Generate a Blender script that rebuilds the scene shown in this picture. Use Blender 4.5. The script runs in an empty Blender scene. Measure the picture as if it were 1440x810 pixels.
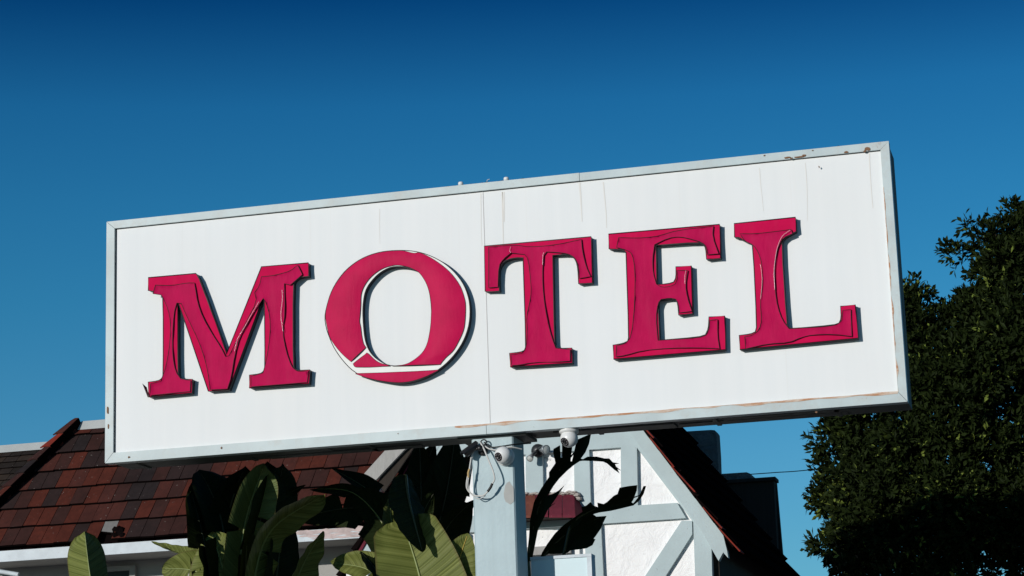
import bpy, bmesh, math, random
from mathutils import Vector, Matrix, Quaternion, noise
rnd = random.Random(11)
PI = math.pi
S = bpy.context.scene
COL = S.collection

# ------------------------------------------------------------------ camera (solved from the sign's four corners)
CAM = Vector((3.1977, -11.9807, 1.6))
R = ((0.9667361, -0.0890685, -0.2397666), (0.2536557, 0.2134117, 0.9434585), (-0.0328635, -0.9728937, 0.2289055))
FPX = 3285.38
ZC = 4.415                       # height of the sign's centre; sign front lies on y = 0
def ray(px, py):
    d = (px - 720.0, py - 405.0, FPX)
    return Vector([sum(R[i][k] * d[k] for k in range(3)) for i in range(3)])
def at(px, py, Y):
    d = ray(px, py)
    return CAM + d * ((Y - CAM.y) / d.y)
def hit(px, py, p, n):
    d = ray(px, py)
    return CAM + d * ((p - CAM).dot(n) / d.dot(n))
def mpp(Y):
    return (Y + 12.6) / FPX       # metres per photo pixel at depth Y

cd = bpy.data.cameras.new('camera'); cam = bpy.data.objects.new('camera', cd); COL.objects.link(cam)
m = Matrix(((R[0][0], -R[0][1], -R[0][2]), (R[1][0], -R[1][1], -R[1][2]), (R[2][0], -R[2][1], -R[2][2]))).to_4x4()
m.translation = CAM
cam.matrix_world = m
cd.sensor_width = 36; cd.lens = FPX / 1440 * 36; cd.clip_end = 5000; cd.clip_start = .1
S.camera = cam

# ------------------------------------------------------------------ light
TR, TD = 0.48, 0.23              # sun travel: right and down per metre of depth
tosun = Vector((-TR, -1, TD)).normalized()
sl = bpy.data.lights.new('sun', 'SUN'); so = bpy.data.objects.new('sun', sl); COL.objects.link(so)
sl.energy = 3.25; sl.angle = math.radians(.53); sl.color = (1, .955, .9)
so.rotation_euler = tosun.to_track_quat('Z', 'Y').to_euler()
so.location = (-6, -10, 8)
W = bpy.data.worlds.new('World'); S.world = W; W.use_nodes = True
nt = W.node_tree; bg = nt.nodes['Background']
sky = nt.nodes.new('ShaderNodeTexSky'); sky.sky_type = 'NISHITA'; sky.sun_disc = False
sky.sun_elevation = math.asin(tosun.z); sky.sun_rotation = math.atan2(tosun.x, tosun.y)
sky.air_density = 1.0; sky.dust_density = .2; sky.ozone_density = 4.0; sky.altitude = 200
hsv = nt.nodes.new('ShaderNodeHueSaturation'); gam = nt.nodes.new('ShaderNodeGamma')
hsv.inputs['Saturation'].default_value = 1.0; gam.inputs['Gamma'].default_value = 1.0
nt.links.new(sky.outputs[0], hsv.inputs['Color']); nt.links.new(hsv.outputs[0], gam.inputs['Color'])
# the deep polarised sky: darker higher up, lightened overhead, unseen, to fill shadows
tc = nt.nodes.new('ShaderNodeTexCoord'); sx = nt.nodes.new('ShaderNodeSeparateXYZ'); cr = nt.nodes.new('ShaderNodeValToRGB')
mul = nt.nodes.new('ShaderNodeMix'); mul.data_type = 'RGBA'; mul.blend_type = 'MULTIPLY'; mul.inputs['Factor'].default_value = 1
nt.links.new(tc.outputs['Generated'], sx.inputs[0]); nt.links.new(sx.outputs['Z'], cr.inputs[0])
SKYRAMP = [(0.0, (.62, .92, .97)), (.155, (.42, .885, .97)), (.225, (.24, .82, .93)), (.265, (.18, .75, .90)), (.305, (.115, .63, .83)), (.35, (.012, .27, .50)), (.42, (.06, .34, .55)), (.75, (.40, .55, .62))]
e = cr.color_ramp.elements
e[0].position, e[0].color = SKYRAMP[0][0], (*SKYRAMP[0][1], 1)
e[1].position, e[1].color = SKYRAMP[-1][0], (*SKYRAMP[-1][1], 1)
for p_, c_ in SKYRAMP[1:-1]:
    n_ = e.new(p_); n_.color = (*c_, 1)
nt.links.new(gam.outputs[0], mul.inputs['A']); nt.links.new(cr.outputs[0], mul.inputs['B'])
nt.links.new(mul.outputs['Result'], bg.inputs[0]); bg.inputs[1].default_value = .10
S.view_settings.view_transform = 'Standard'; S.view_settings.look = 'None'
S.view_settings.exposure = 0; S.view_settings.gamma = 1; S.view_settings.use_curve_mapping = False

# ------------------------------------------------------------------ materials
class Mat:
    """node helper"""
    def __init__(s, name, rough=.6, spec=.4):
        s.m = bpy.data.materials.new(name); s.m.use_nodes = True
        s.t = s.m.node_tree; s.b = s.t.nodes['Principled BSDF']
        s.b.inputs['Roughness'].default_value = rough
        s.b.inputs['Specular IOR Level'].default_value = spec
        s.co = s.t.nodes.new('ShaderNodeTexCoord')
    def n(s, typ, **kw):
        x = s.t.nodes.new(typ)
        for k, v in kw.items(): setattr(x, k, v)
        return x
    def l(s, a, b): s.t.links.new(a, b)
    def map(s, scale=(1, 1, 1), src='Object', rot=(0, 0, 0), loc=(0, 0, 0)):
        x = s.n('ShaderNodeMapping'); x.inputs['Scale'].default_value = scale; x.inputs['Rotation'].default_value = rot; x.inputs['Location'].default_value = loc
        s.l(s.co.outputs[src], x.inputs[0]); return x.outputs[0]
    def noise(s, scale=5, detail=4, rough=.55, vec=None, dist=0):
        x = s.n('ShaderNodeTexNoise'); x.inputs['Scale'].default_value = scale; x.inputs['Detail'].default_value = detail
        x.inputs['Roughness'].default_value = rough; x.inputs['Distortion'].default_value = dist
        s.l(vec if vec is not None else s.co.outputs['Object'], x.inputs['Vector']); return x.outputs['Fac']
    def ramp(s, fac, stops, interp='LINEAR'):
        x = s.n('ShaderNodeValToRGB'); x.color_ramp.interpolation = interp
        e = x.color_ramp.elements
        while len(e) < len(stops): e.new(.5)
        for i, (p, c) in enumerate(stops):
            e[i].position = p
            e[i].color = (*c, 1) if not isinstance(c, (int, float)) else (c, c, c, 1)
        s.l(fac, x.inputs[0]); return x.outputs[0]
    def mix(s, fac, a, b, blend='MIX'):
        x = s.n('ShaderNodeMix', data_type='RGBA', blend_type=blend)
        for k, v in (('Factor', fac), ('A', a), ('B', b)):
            i = x.inputs[k]
            if isinstance(v, (int, float)): i.default_value = v if k == 'Factor' else (v, v, v, 1)
            elif isinstance(v, tuple): i.default_value = (*v, 1)
            else: s.l(v, i)
        return x.outputs['Result']
    def math(s, op, a, b=0, clamp=False):
        x = s.n('ShaderNodeMath', operation=op, use_clamp=clamp)
        for i, v in enumerate((a, b)):
            if isinstance(v, (int, float)): x.inputs[i].default_value = v
            else: s.l(v, x.inputs[i])
        return x.outputs[0]
    def sep(s, vec):
        x = s.n('ShaderNodeSeparateXYZ'); s.l(vec, x.inputs[0]); return x.outputs
    def col(s, c):
        if isinstance(c, tuple): s.b.inputs['Base Color'].default_value = (*c, 1)
        else: s.l(c, s.b.inputs['Base Color'])
        return s
    def rough(s, v): s.l(v, s.b.inputs['Roughness'])
    def bump(s, h, strength=.3, dist=.01, prev=None):
        x = s.n('ShaderNodeBump'); x.inputs['Strength'].default_value = strength; x.inputs['Distance'].default_value = dist
        s.l(h, x.inputs['Height'])
        if prev is not None: s.l(prev, x.inputs['Normal'])
        s.l(x.outputs[0], s.b.inputs['Normal']); return x.outputs[0]

MT = {}
def paint(name, c, rough=.55, var=.08, sc=6, streak=True, bump=.15, peel=None):
    k = Mat(name, rough)
    a = k.noise(sc, 6)
    c2 = tuple(max(0, x * (1 - var * 2.2)) for x in c)
    v = k.mix(k.ramp(a, [(.35, 0), (.7, 1)]), c2, c)
    if streak:
        b = k.noise(1, 4, vec=k.map((38, 38, 1.2)))
        v = k.mix(k.ramp(b, [(.45, 0), (.75, .25)]), v, tuple(x * .7 for x in c))
    if peel:
        f = k.noise(22, 8, .7)
        v = k.mix(k.ramp(f, [(.66, 0), (.68, 1)]), v, peel)
    k.col(v); k.bump(k.noise(60, 4), bump, .004)
    MT[name] = k.m; return k
# sign face: flexed white acrylic with vertical rain streaks, tan drips and panel joints
k = Mat('sign_face', .65, .1)
v3 = k.map((1, 1, 1)); s3 = k.sep(v3)
st = k.noise(1, 5, .6, vec=k.map((14, 1, .35)))
c = k.mix(k.ramp(st, [(.3, 0), (.8, 1)]), (.755, .775, .78), (.80, .81, .81))
st2 = k.noise(1, 3, .5, vec=k.map((46, 1, .5), loc=(3, 0, 0)))
c = k.mix(k.ramp(st2, [(.64, 0), (.82, .16)]), c, (.62, .58, .50))
# warm grime towards the lower edge, in streaks
low = k.ramp(s3[2], [(.0, 1), (.5, 0)])
c = k.mix(k.math('MULTIPLY', low, k.ramp(st, [(.3, .55), (.7, .15)])), c, (.80, .74, .68))
big = k.noise(1.1, 3)
c = k.mix(k.ramp(big, [(.4, 0), (.7, .35)]), c, (.74, .74, .72))
k.col(c); k.bump(k.noise(1, 2, vec=k.map((1.2, 1, .5))), .12, .01)
MT['sign_face'] = k.m
k = Mat('drip_stain', .6, .2); k.col(k.mix(k.noise(1, 3, vec=k.map((60, 1, 3))), (.66, .62, .56), (.765, .76, .74))); MT['drip_stain'] = k.m
k = Mat('panel_seam', .7, .2); k.col((.62, .61, .60)); MT['panel_seam'] = k.m
# frame: pale blue-grey paint, rust where it has broken through
def framemat(name, c, rust_at, rusty=(.24, .12, .055)):
    k = Mat(name, .5, .35)
    a = k.noise(4, 6); v = k.mix(k.ramp(a, [(.35, 0), (.7, 1)]), tuple(x * .84 for x in c), c)
    b = k.noise(1, 5, .7, vec=k.map((9, 9, 9)))
    v = k.mix(k.ramp(b, [(.50, 0), (.70, .5)]), v, (.44, .43, .40))
    f = k.noise(9, 8, .72)
    v = k.mix(k.ramp(f, [(rust_at, 0), (rust_at + .03, 1)]), v, rusty)
    f2 = k.noise(34, 6, .7)
    v = k.mix(k.ramp(f2, [(.70, 0), (.72, .8)]), v, (.18, .14, .11))
    k.col(v); k.bump(k.noise(30, 4), .2, .004); MT[name] = k.m
framemat('frame_paint', (.52, .60, .61), .74)
framemat('frame_rusty', (.50, .585, .60), .66)
k = Mat('rust', .85, .1); k.col(k.mix(k.noise(14, 6), (.10, .065, .045), (.30, .16, .09))); MT['rust'] = k.m
k = Mat('rust_bleed', .7, .2); k.col(k.mix(k.ramp(k.noise(1, 6, .7, vec=k.map((7, 7, 25))), [(.42, 0), (.58, 1)]), (.46, .22, .11), (.60, .50, .42))); MT['rust_bleed'] = k.m
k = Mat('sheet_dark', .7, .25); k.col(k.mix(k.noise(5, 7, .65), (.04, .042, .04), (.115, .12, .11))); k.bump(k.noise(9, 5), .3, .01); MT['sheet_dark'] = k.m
k = Mat('rail_shade', .9, .05); k.col((.012, .012, .012)); MT['rail_shade'] = k.m  # black for the painted shade beside the rails
k = Mat('letter_edge', .45, .35); k.col((.012, .011, .014)); MT['letter_edge'] = k.m
def redmat(name, c, rough, spec, bs):
    k = Mat(name, rough, spec)
    a = k.noise(9, 6, .6); v = k.mix(k.ramp(a, [(.35, 0), (.65, 1)]), tuple(x * .88 for x in c), c)
    d = k.noise(70, 5, .75); v = k.mix(k.ramp(d, [(.66, 0), (.72, .5)]), v, tuple(x * .45 for x in c))
    dust = k.noise(1, 4, .6, vec=k.map((16, 16, 3))); v = k.mix(k.ramp(dust, [(.5, 0), (.8, .07)]), v, (.42, .12, .17))
    k.col(v); p = k.bump(k.noise(1, 4, .6, vec=k.map((26, 26, 7)), dist=1.2), bs * 2.2, .012); k.bump(k.noise(90, 3), .08, .002, p); MT[name] = k.m
redmat('letter_red', (.575, .006, .072), .6, .02, .05)
redmat('film_red', (.49, .006, .076), .55, .03, .10)
redmat('film_red_gloss', (.54, .007, .074), .5, .05, .06)
k = Mat('film_edge', .5, .3); k.col((.035, .004, .008)); MT['film_edge'] = k.m
k = Mat('film_highlight', .2, .6); k.col((.75, .42, .48)); MT['film_highlight_edge'] = k.m
k = Mat('letter_white', .5, .3); k.col(k.mix(k.noise(14, 6), (.70, .70, .66), (.82, .82, .80))); MT['letter_white'] = k.m

paint('post_paint', (.395, .505, .535), .5, .06, 5, True, .25)
k = paint('timber_paint', (.45, .545, .56), .65, .06, 3, False, .0)
g = k.noise(1, 8, .7, vec=k.map((22, 22, 22), rot=(0, 0, 0)))
c0 = k.b.inputs['Base Color'].links[0].from_socket
k.col(k.mix(k.ramp(k.noise(30, 8, .75), [(.64, 0), (.67, .7)]), c0, (.22, .24, .24)))
k.bump(g, .35, .006)
k = Mat('stucco', .9, .1)
k.col(k.mix(k.noise(5, 5), (.86, .85, .845), (.92, .915, .91)))
h1 = k.noise(7, 7, .62, dist=.7)
p = k.bump(h1, .5, .06)
vor = k.n('ShaderNodeTexVoronoi', feature='DISTANCE_TO_EDGE'); vor.inputs['Scale'].default_value = 1.7
wv = k.n('ShaderNodeVectorMath', operation='ADD'); nz = k.n('ShaderNodeTexNoise'); nz.inputs['Scale'].default_value = 2.2; nz.inputs['Detail'].default_value = 6; nz.inputs['Roughness'].default_value = .62; k.l(k.co.outputs['Object'], nz.inputs['Vector'])
k.l(k.co.outputs['Object'], wv.inputs[0]); k.l(nz.outputs['Color'], wv.inputs[1]); k.l(wv.outputs[0], vor.inputs['Vector'])
ck = k.ramp(vor.outputs['Distance'], [(0, 0), (.014, 1)])
gate = k.ramp(k.noise(2.2, 3), [(.52, 1), (.58, 0)])
ck2 = k.math('MAXIMUM', ck, k.ramp(k.noise(2.0, 4, vec=k.map(loc=(5, 1, 2))), [(.33, 1), (.39, 0)]))
k.bump(ck2, .12, .02, p)
dk = k.ramp(k.noise(1, 7, .7, vec=k.map((9, 9, 4), rot=(0, .5, 0)), dist=1.5), [(.30, 1), (.345, 0)])
k.col(k.mix(dk, k.mix(k.noise(5, 5), (.86, .85, .845), (.92, .915, .91)), (.45, .44, .43))); MT['stucco'] = k.m
k = Mat('stucco_shade', .9, .1); k.col(k.mix(k.noise(6, 6), (.13, .14, .14), (.20, .21, .21))); k.bump(k.noise(7, 7, .62, dist=.7), .9, .08); MT['stucco_shade'] = k.m  # stucco darkened to put the chimney's shade into its colour
k = Mat('dark_seam_shade', .85, .1); k.col(k.mix(k.noise(1, 5, vec=k.map((30, 30, 1))), (.028, .022, .018), (.05, .042, .036))); MT['dark_seam_shade'] = k.m  # shade of side wall and rear wing put into the colour; also seams
def tile(name, c, c2):
    k = Mat(name, .85, .07)
    v = k.mix(k.ramp(k.noise(1, 6, .6, vec=k.map((24, 24, 5))), [(.3, 0), (.7, 1)]), c2, c)
    v = k.mix(k.ramp(k.noise(38, 3, .5), [(.71, 0), (.74, .7)]), v, (.30, .27, .24))
    v = k.mix(k.ramp(k.noise(4, 6, .65), [(.42, 0), (.75, .55)]), v, tuple(x * .5 for x in c2))
    k.col(v); k.bump(k.noise(1, 4, vec=k.map((55, 55, 6))), .3, .006); MT[name] = k.m
tile('tile_red', (.105, .026, .017), (.07, .02, .014))
tile('tile_rust', (.082, .026, .020), (.058, .021, .017))
tile('tile_brown', (.055, .022, .019), (.04, .019, .016))
tile('tile_dark', (.036, .021, .020), (.027, .018, .017))
tile('tile_slate', (.030, .022, .022), (.022, .017, .017))
tile('tile_bright', (.27, .035, .022), (.17, .03, .02))
tile('tile_maroon', (.165, .028, .045), (.12, .024, .037))
tile('tile_orange', (.22, .075, .05), (.15, .05, .04))
k = Mat('tile_shade', 1, .0); k.col((.006, .004, .004)); MT['tile_shade'] = k.m  # near-black stand-in for the shade under tile edges and on shaded slopes
tile('shingle_a', (0.0413, 0.0315, 0.0263), (0.0300, 0.0232, 0.0203)); tile('shingle_b', (0.0300, 0.0240, 0.0203), (0.0225, 0.0180, 0.0158)); tile('shingle_c', (0.0488, 0.0345, 0.0255), (0.0338, 0.0255, 0.0210))
k = Mat('ridge_metal', .6, .3); k.col(k.mix(k.noise(6, 6), (.33, .35, .35), (.46, .48, .47))); MT['ridge_metal'] = k.m
k = Mat('mortar', .95, .05); k.col(k.mix(k.noise(30, 5), (.30, .27, .24), (.55, .50, .46))); k.bump(k.noise(40, 4), .8, .01); MT['mortar'] = k.m
paint('fascia_white', (.62, .68, .72), .6, .08, 8, False, .3, peel=(.38, .36, .33))
k = Mat('grey_wood', .85, .1); k.col(k.mix(k.noise(1, 7, .7, vec=k.map((40, 6, 8), rot=(0, .96, 0))), (.26, .25, .235), (.46, .45, .43))); k.bump(k.noise(1, 5, vec=k.map((60, 6, 9), rot=(0, .96, 0))), .5, .006); MT['grey_wood'] = k.m
k = Mat('old_batten', .9, .05); k.col(k.mix(k.noise(20, 5), (.14, .135, .13), (.24, .235, .225))); MT['old_batten'] = k.m
k = Mat('soffit_grey', .85, .1); k.col(k.mix(k.noise(1, 6, vec=k.map((2, 9, 9))), (.30, .295, .28), (.40, .39, .375))); MT['soffit_grey'] = k.m
paint('pink_white', (.62, .50, .48), .8, .15, 14, False, .4)
k = Mat('glass_dark', .3, .15); k.col((.012, .014, .016)); MT['glass_dark'] = k.m
k = Mat('camera_white', .38, .45); k.col(k.mix(k.noise(25, 5), (.68, .68, .66), (.76, .76, .75))); MT['camera_white'] = k.m
k = Mat('black_plastic', .35, .45); k.col((.014, .014, .015)); MT['black_plastic'] = k.m
k = Mat('lens_glass', .05, .6); k.col((.02, .007, .005)); MT['lens_glass'] = k.m
k = Mat('cable_white', .5, .3); k.col(k.mix(k.noise(40, 3), (.48, .47, .44), (.66, .65, .62))); MT['cable_white'] = k.m
k = Mat('cable_black', .5, .3); k.col((.015, .015, .015)); MT['cable_black'] = k.m
k = Mat('cable_ochre', .5, .3); k.col((.45, .30, .12)); MT['cable_ochre'] = k.m
k = Mat('lamp_glass', .25, .5); k.col((.50, .52, .50)); MT['lamp_glass'] = k.m
k = Mat('steel', .4, .5); k.col((.30, .31, .32)); k.b.inputs['Metallic'].default_value = .6; MT['steel'] = k.m
k = Mat('panel_blue', .45, .3); k.col(k.mix(k.noise(4, 3), (.57, .71, .745), (.60, .73, .765))); MT['panel_blue'] = k.m
k = Mat('bare_patch', .8, .1); k.col(k.mix(k.noise(20, 5), (.34, .34, .33), (.44, .44, .42))); MT['bare_patch'] = k.m
k = Mat('concrete', .9, .1); k.col(k.mix(k.noise(3, 6), (.20, .19, .175), (.28, .27, .25))); MT['concrete'] = k.m  # unseen ground, made pale to bounce warm fill into shaded faces
k = Mat('soil', .95, .05); k.col(k.mix(k.noise(20, 5), (.05, .035, .02), (.09, .065, .045))); MT['soil'] = k.m
k = Mat('bark', .9, .1); k.col(k.mix(k.noise(1, 6, vec=k.map((20, 20, 3))), (.04, .03, .022), (.10, .08, .06))); k.bump(k.noise(1, 6, vec=k.map((25, 25, 4))), .7, .02); MT['bark'] = k.m
# big paddle leaves: fine parallel veins from the midrib (uv: u along, v across)
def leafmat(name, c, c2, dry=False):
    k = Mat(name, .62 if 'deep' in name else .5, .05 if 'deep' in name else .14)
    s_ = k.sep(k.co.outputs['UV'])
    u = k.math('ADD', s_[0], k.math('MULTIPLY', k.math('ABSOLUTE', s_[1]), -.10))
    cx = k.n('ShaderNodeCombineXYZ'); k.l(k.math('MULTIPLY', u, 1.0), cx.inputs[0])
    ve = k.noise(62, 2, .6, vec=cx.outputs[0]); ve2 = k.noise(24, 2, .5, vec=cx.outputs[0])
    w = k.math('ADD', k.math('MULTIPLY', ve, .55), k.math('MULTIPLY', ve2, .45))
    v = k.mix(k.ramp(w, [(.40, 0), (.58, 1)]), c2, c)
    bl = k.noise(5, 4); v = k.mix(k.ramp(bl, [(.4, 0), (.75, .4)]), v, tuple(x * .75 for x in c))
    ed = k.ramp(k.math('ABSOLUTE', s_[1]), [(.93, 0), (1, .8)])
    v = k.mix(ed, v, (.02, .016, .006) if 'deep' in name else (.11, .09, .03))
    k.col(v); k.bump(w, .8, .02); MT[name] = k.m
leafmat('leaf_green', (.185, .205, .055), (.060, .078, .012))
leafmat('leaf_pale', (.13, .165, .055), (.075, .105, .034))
leafmat('leaf_deep', (.018, .028, .008), (.010, .016, .005))  # darkened copy of the green leaf, with shade painted into its colour
leafmat('leaf_dry', (.045, .032, .018), (.025, .02, .012))
k = Mat('midrib_green', .4, .4); k.col((.20, .24, .07)); MT['midrib_green'] = k.m
k = Mat('midrib_yellow', .4, .4); k.col((.45, .32, .04)); MT['midrib_yellow'] = k.m
k = Mat('midrib_shade', .4, .4); k.col((.05, .055, .02)); MT['midrib_shade'] = k.m  # midrib darkened to match the shade painted on its leaves
def tl(name, c, c2):
    k = Mat(name, .6, .05); k.col(k.mix(k.noise(3, 4), c, c2)); MT[name] = k.m
tl('tree_leaf_shade_a', (.010, .017, .004), (.020, .030, .007))  # most leaves near black, with the crown's shade painted in
tl('tree_leaf_shade_b', (.006, .010, .003), (.011, .018, .004))
tl('tree_leaf_sunlit', (.10, .145, .022), (.15, .18, .04))  # bright leaves paint sunlit spots on the crown

# ------------------------------------------------------------------ mesh builder
class MB:
    def __init__(s): s.v = []; s.f = []; s.mi = []; s.sm = []; s.uv = {}
    def poly(s, pts, mi=0, smooth=False):
        b = len(s.v); s.v += [Vector(p) for p in pts]; s.f.append(list(range(b, b + len(pts)))); s.mi.append(mi); s.sm.append(smooth)
    def grid(s, rows, mi=0, smooth=True, close=False, uvs=None):
        b = len(s.v); n = len(rows[0])
        for r in rows: s.v += [Vector(p) for p in r]
        for i in range(len(rows) - 1):
            for j in range(n if close else n - 1):
                j2 = (j + 1) % n
                s.f.append([b + i * n + j, b + i * n + j2, b + (i + 1) * n + j2, b + (i + 1) * n + j])
                s.mi.append(mi); s.sm.append(smooth)
                if uvs: s.uv[len(s.f) - 1] = [uvs[i][j], uvs[i][j2], uvs[i + 1][j2], uvs[i + 1][j]]
    def hexa(s, p, mi=0, mis=None):
        """p: 8 points, first 4 one face loop, last 4 the opposite loop"""
        b = len(s.v); s.v += [Vector(q) for q in p]
        fs = [[0, 3, 2, 1], [4, 5, 6, 7], [0, 1, 5, 4], [1, 2, 6, 5], [2, 3, 7, 6], [3, 0, 4, 7]]
        for i, f in enumerate(fs):
            s.f.append([b + q for q in f]); s.mi.append(mis[i] if mis else mi); s.sm.append(False)
    def box(s, lo, hi, mi=0):
        x0, y0, z0 = lo; x1, y1, z1 = hi
        s.hexa([(x0, y0, z0), (x1, y0, z0), (x1, y1, z0), (x0, y1, z0), (x0, y0, z1), (x1, y0, z1), (x1, y1, z1), (x0, y1, z1)], mi)
    def prism(s, pts, d, mi_front=0, mi_side=0, back=True):
        """pts: front outline (3D); d: vector to the back outline"""
        n = len(pts); b = len(s.v); d = Vector(d)
        s.v += [Vector(p) for p in pts] + [Vector(p) + d for p in pts]
        s.f.append(list(range(b, b + n))); s.mi.append(mi_front); s.sm.append(False)
        if back: s.f.append(list(range(b + 2 * n - 1, b + n - 1, -1))); s.mi.append(mi_side); s.sm.append(False)
        for i in range(n):
            j = (i + 1) % n
            s.f.append([b + j, b + i, b + n + i, b + n + j]); s.mi.append(mi_side); s.sm.append(False)
    def tube(s, path, r, seg=6, mi=0, closed=False, caps=True, taper=None):
        path = [Vector(p) for p in path]; n = len(path); rows = []
        up = None
        for i in range(n):
            a = path[(i - 1) % n] if (closed or i > 0) else path[i]
            c = path[(i + 1) % n] if (closed or i < n - 1) else path[i]
            t = (c - a)
            if t.length < 1e-9: t = Vector((0, 0, 1))
            t.normalize()
            if up is None:
                up = Vector((0, 0, 1)) if abs(t.z) < .9 else Vector((1, 0, 0))
            u = t.cross(up)
            if u.length < 1e-6: u = t.orthogonal()
            u.normalize(); w = t.cross(u).normalized(); up = -w if False else u.cross(t)
            rr = r if taper is None else r * (1 + (taper - 1) * i / max(1, n - 1))
            rows.append([path[i] + (u * math.cos(2 * PI * k / seg) + w * math.sin(2 * PI * k / seg)) * rr for k in range(seg)])
        if closed: rows.append(rows[0])
        s.grid(rows, mi, True, True)
        if caps and not closed:
            s.poly(rows[0][::-1], mi); s.poly(rows[-1], mi)
    def lathe(s, c, axis, prof, seg=24, mi=0, smooth=True):
        """prof: list of (radius, height along axis)"""
        axis = Vector(axis).normalized(); u = axis.orthogonal().normalized(); w = axis.cross(u); c = Vector(c)
        rows = [[c + axis * h + (u * math.cos(2 * PI * k / seg) + w * math.sin(2 * PI * k / seg)) * r for k in range(seg)] for r, h in prof]
        s.grid(rows, mi, smooth, True)
    def build(s, name, mats, parent=None, origin=None, label=None):
        me = bpy.data.meshes.new(name)
        o = bpy.data.objects.new(name, me); COL.objects.link(o)
        off = Vector(origin) if origin is not None else (Vector(parent['_o']) if parent else Vector((0, 0, 0)))
        me.from_pydata([tuple(v - off) for v in s.v], [], s.f)
        for x in (mats if isinstance(mats, (list, tuple)) else [mats]): me.materials.append(MT[x])
        me.polygons.foreach_set('material_index', s.mi); me.polygons.foreach_set('use_smooth', s.sm)
        if s.uv:
            ul = me.uv_layers.new(name='UVMap')
            for fi, us in s.uv.items():
                p = me.polygons[fi]
                for li, u in zip(p.loop_indices, us): ul.data[li].uv = u
        me.update()
        if parent: o.parent = parent
        else: o.location = off
        o['_o'] = tuple(off)
        if label: o['label'] = label
        return o
def fix_normals(o):
    bm = bmesh.new(); bm.from_mesh(o.data); bmesh.ops.recalc_face_normals(bm, faces=bm.faces); bm.to_mesh(o.data); bm.free()
    return o
def thing(name, label, cat, loc, group=None):
    o = bpy.data.objects.new(name, None); COL.objects.link(o); o.location = loc; o.empty_display_size = .2
    o['label'] = label; o['category'] = cat; o['_o'] = tuple(loc)
    if group: o['group'] = group
    return o
def tag(o, label, cat, group=None):
    o['label'] = label; o['category'] = cat
    if group: o['group'] = group
    return o
def structure(o, label=None): o['kind'] = 'structure'; return o
def smooth_path(pts, n=6, closed=False):
    pts = [Vector(p) for p in pts]; out = []
    N = len(pts)
    for i in range(N if closed else N - 1):
        p0 = pts[(i - 1) % N] if (closed or i > 0) else pts[0]; p1 = pts[i]; p2 = pts[(i + 1) % N]
        p3 = pts[(i + 2) % N] if (closed or i + 2 < N) else pts[-1]
        for k in range(n):
            t = k / n
            out.append(.5 * ((2 * p1) + (p2 - p0) * t + (2 * p0 - 5 * p1 + 4 * p2 - p3) * t * t + (3 * p1 - p0 - 3 * p2 + p3) * t ** 3))
    if not closed: out.append(pts[-1])
    return out
from mathutils.geometry import delaunay_2d_cdt
def sheet(A2, pos, step, back=None, edge_step=None):
    """triangulated sheet inside the 2D outline A2; pos(x, y, distance_to_edge) -> 3D point. Returns an MB"""
    A = [Vector((x, y)) for x, y in A2]; es = edge_step or step; pts = []
    for i in range(len(A)):
        a, c = A[i], A[(i + 1) % len(A)]; m_ = max(1, int((c - a).length / es))
        pts += [a.lerp(c, j / m_) for j in range(m_)]
    nb = len(pts)
    def ins(x, y):
        c = False
        for i in range(len(A)):
            x1, y1 = A[i]; x2, y2 = A[i - 1]
            if (y1 > y) != (y2 > y) and x < (x2 - x1) * (y - y1) / (y2 - y1) + x1: c = not c
        return c
    def ed(x, y): return min(math.hypot(x - p.x, y - p.y) for p in pts[:nb])
    x0, x1 = min(p.x for p in pts), max(p.x for p in pts); y0, y1 = min(p.y for p in pts), max(p.y for p in pts)
    gx = x0; row = 0
    while gx < x1:
        gy = y0 + (row % 2) * step / 2
        while gy < y1:
            if ins(gx, gy) and ed(gx, gy) > step * .45: pts.append(Vector((gx, gy)))
            gy += step
        gx += step * .87; row += 1
    vv, ee, ff, _, _, _ = delaunay_2d_cdt(pts, [(i, (i + 1) % nb) for i in range(nb)], [], 0, 1e-4)
    ff = [f for f in ff if ins(*(sum((vv[i] for i in f), Vector((0, 0))) / len(f)))]
    mb = MB(); mb.v = [pos(v.x, v.y, ed(v.x, v.y)) for v in vv]
    for f in ff: mb.f.append(list(f)); mb.mi.append(0); mb.sm.append(True)
    rim = [pos(p.x, p.y, 0) for p in pts[:nb]]
    return mb, rim
# ================================================================== THE SIGN
HW, Z0, Z1, DEP = 2.2316, 3.715, 5.115, .33
YP = .014                         # sign face plane
sign = thing('motel_sign', 'long white box sign on a pale blue post, with raised crimson letters reading MOTEL', 'sign', (0, .165, 0))
# cabinet behind the face
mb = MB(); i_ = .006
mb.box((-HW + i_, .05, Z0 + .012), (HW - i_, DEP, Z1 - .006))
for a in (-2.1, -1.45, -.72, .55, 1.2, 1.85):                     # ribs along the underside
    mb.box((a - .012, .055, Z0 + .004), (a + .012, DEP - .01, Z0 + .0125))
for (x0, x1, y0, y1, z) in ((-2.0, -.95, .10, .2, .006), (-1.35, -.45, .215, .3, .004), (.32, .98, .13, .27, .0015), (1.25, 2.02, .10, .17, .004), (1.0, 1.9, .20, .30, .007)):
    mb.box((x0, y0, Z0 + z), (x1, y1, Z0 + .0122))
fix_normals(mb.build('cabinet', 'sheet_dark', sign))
# face
mb = MB(); mb.box((-HW + .03, YP, Z0 + .03), (HW - .03, YP + .025, Z1 - .03)); mb.build('face_panel', 'sign_face', sign)
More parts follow.
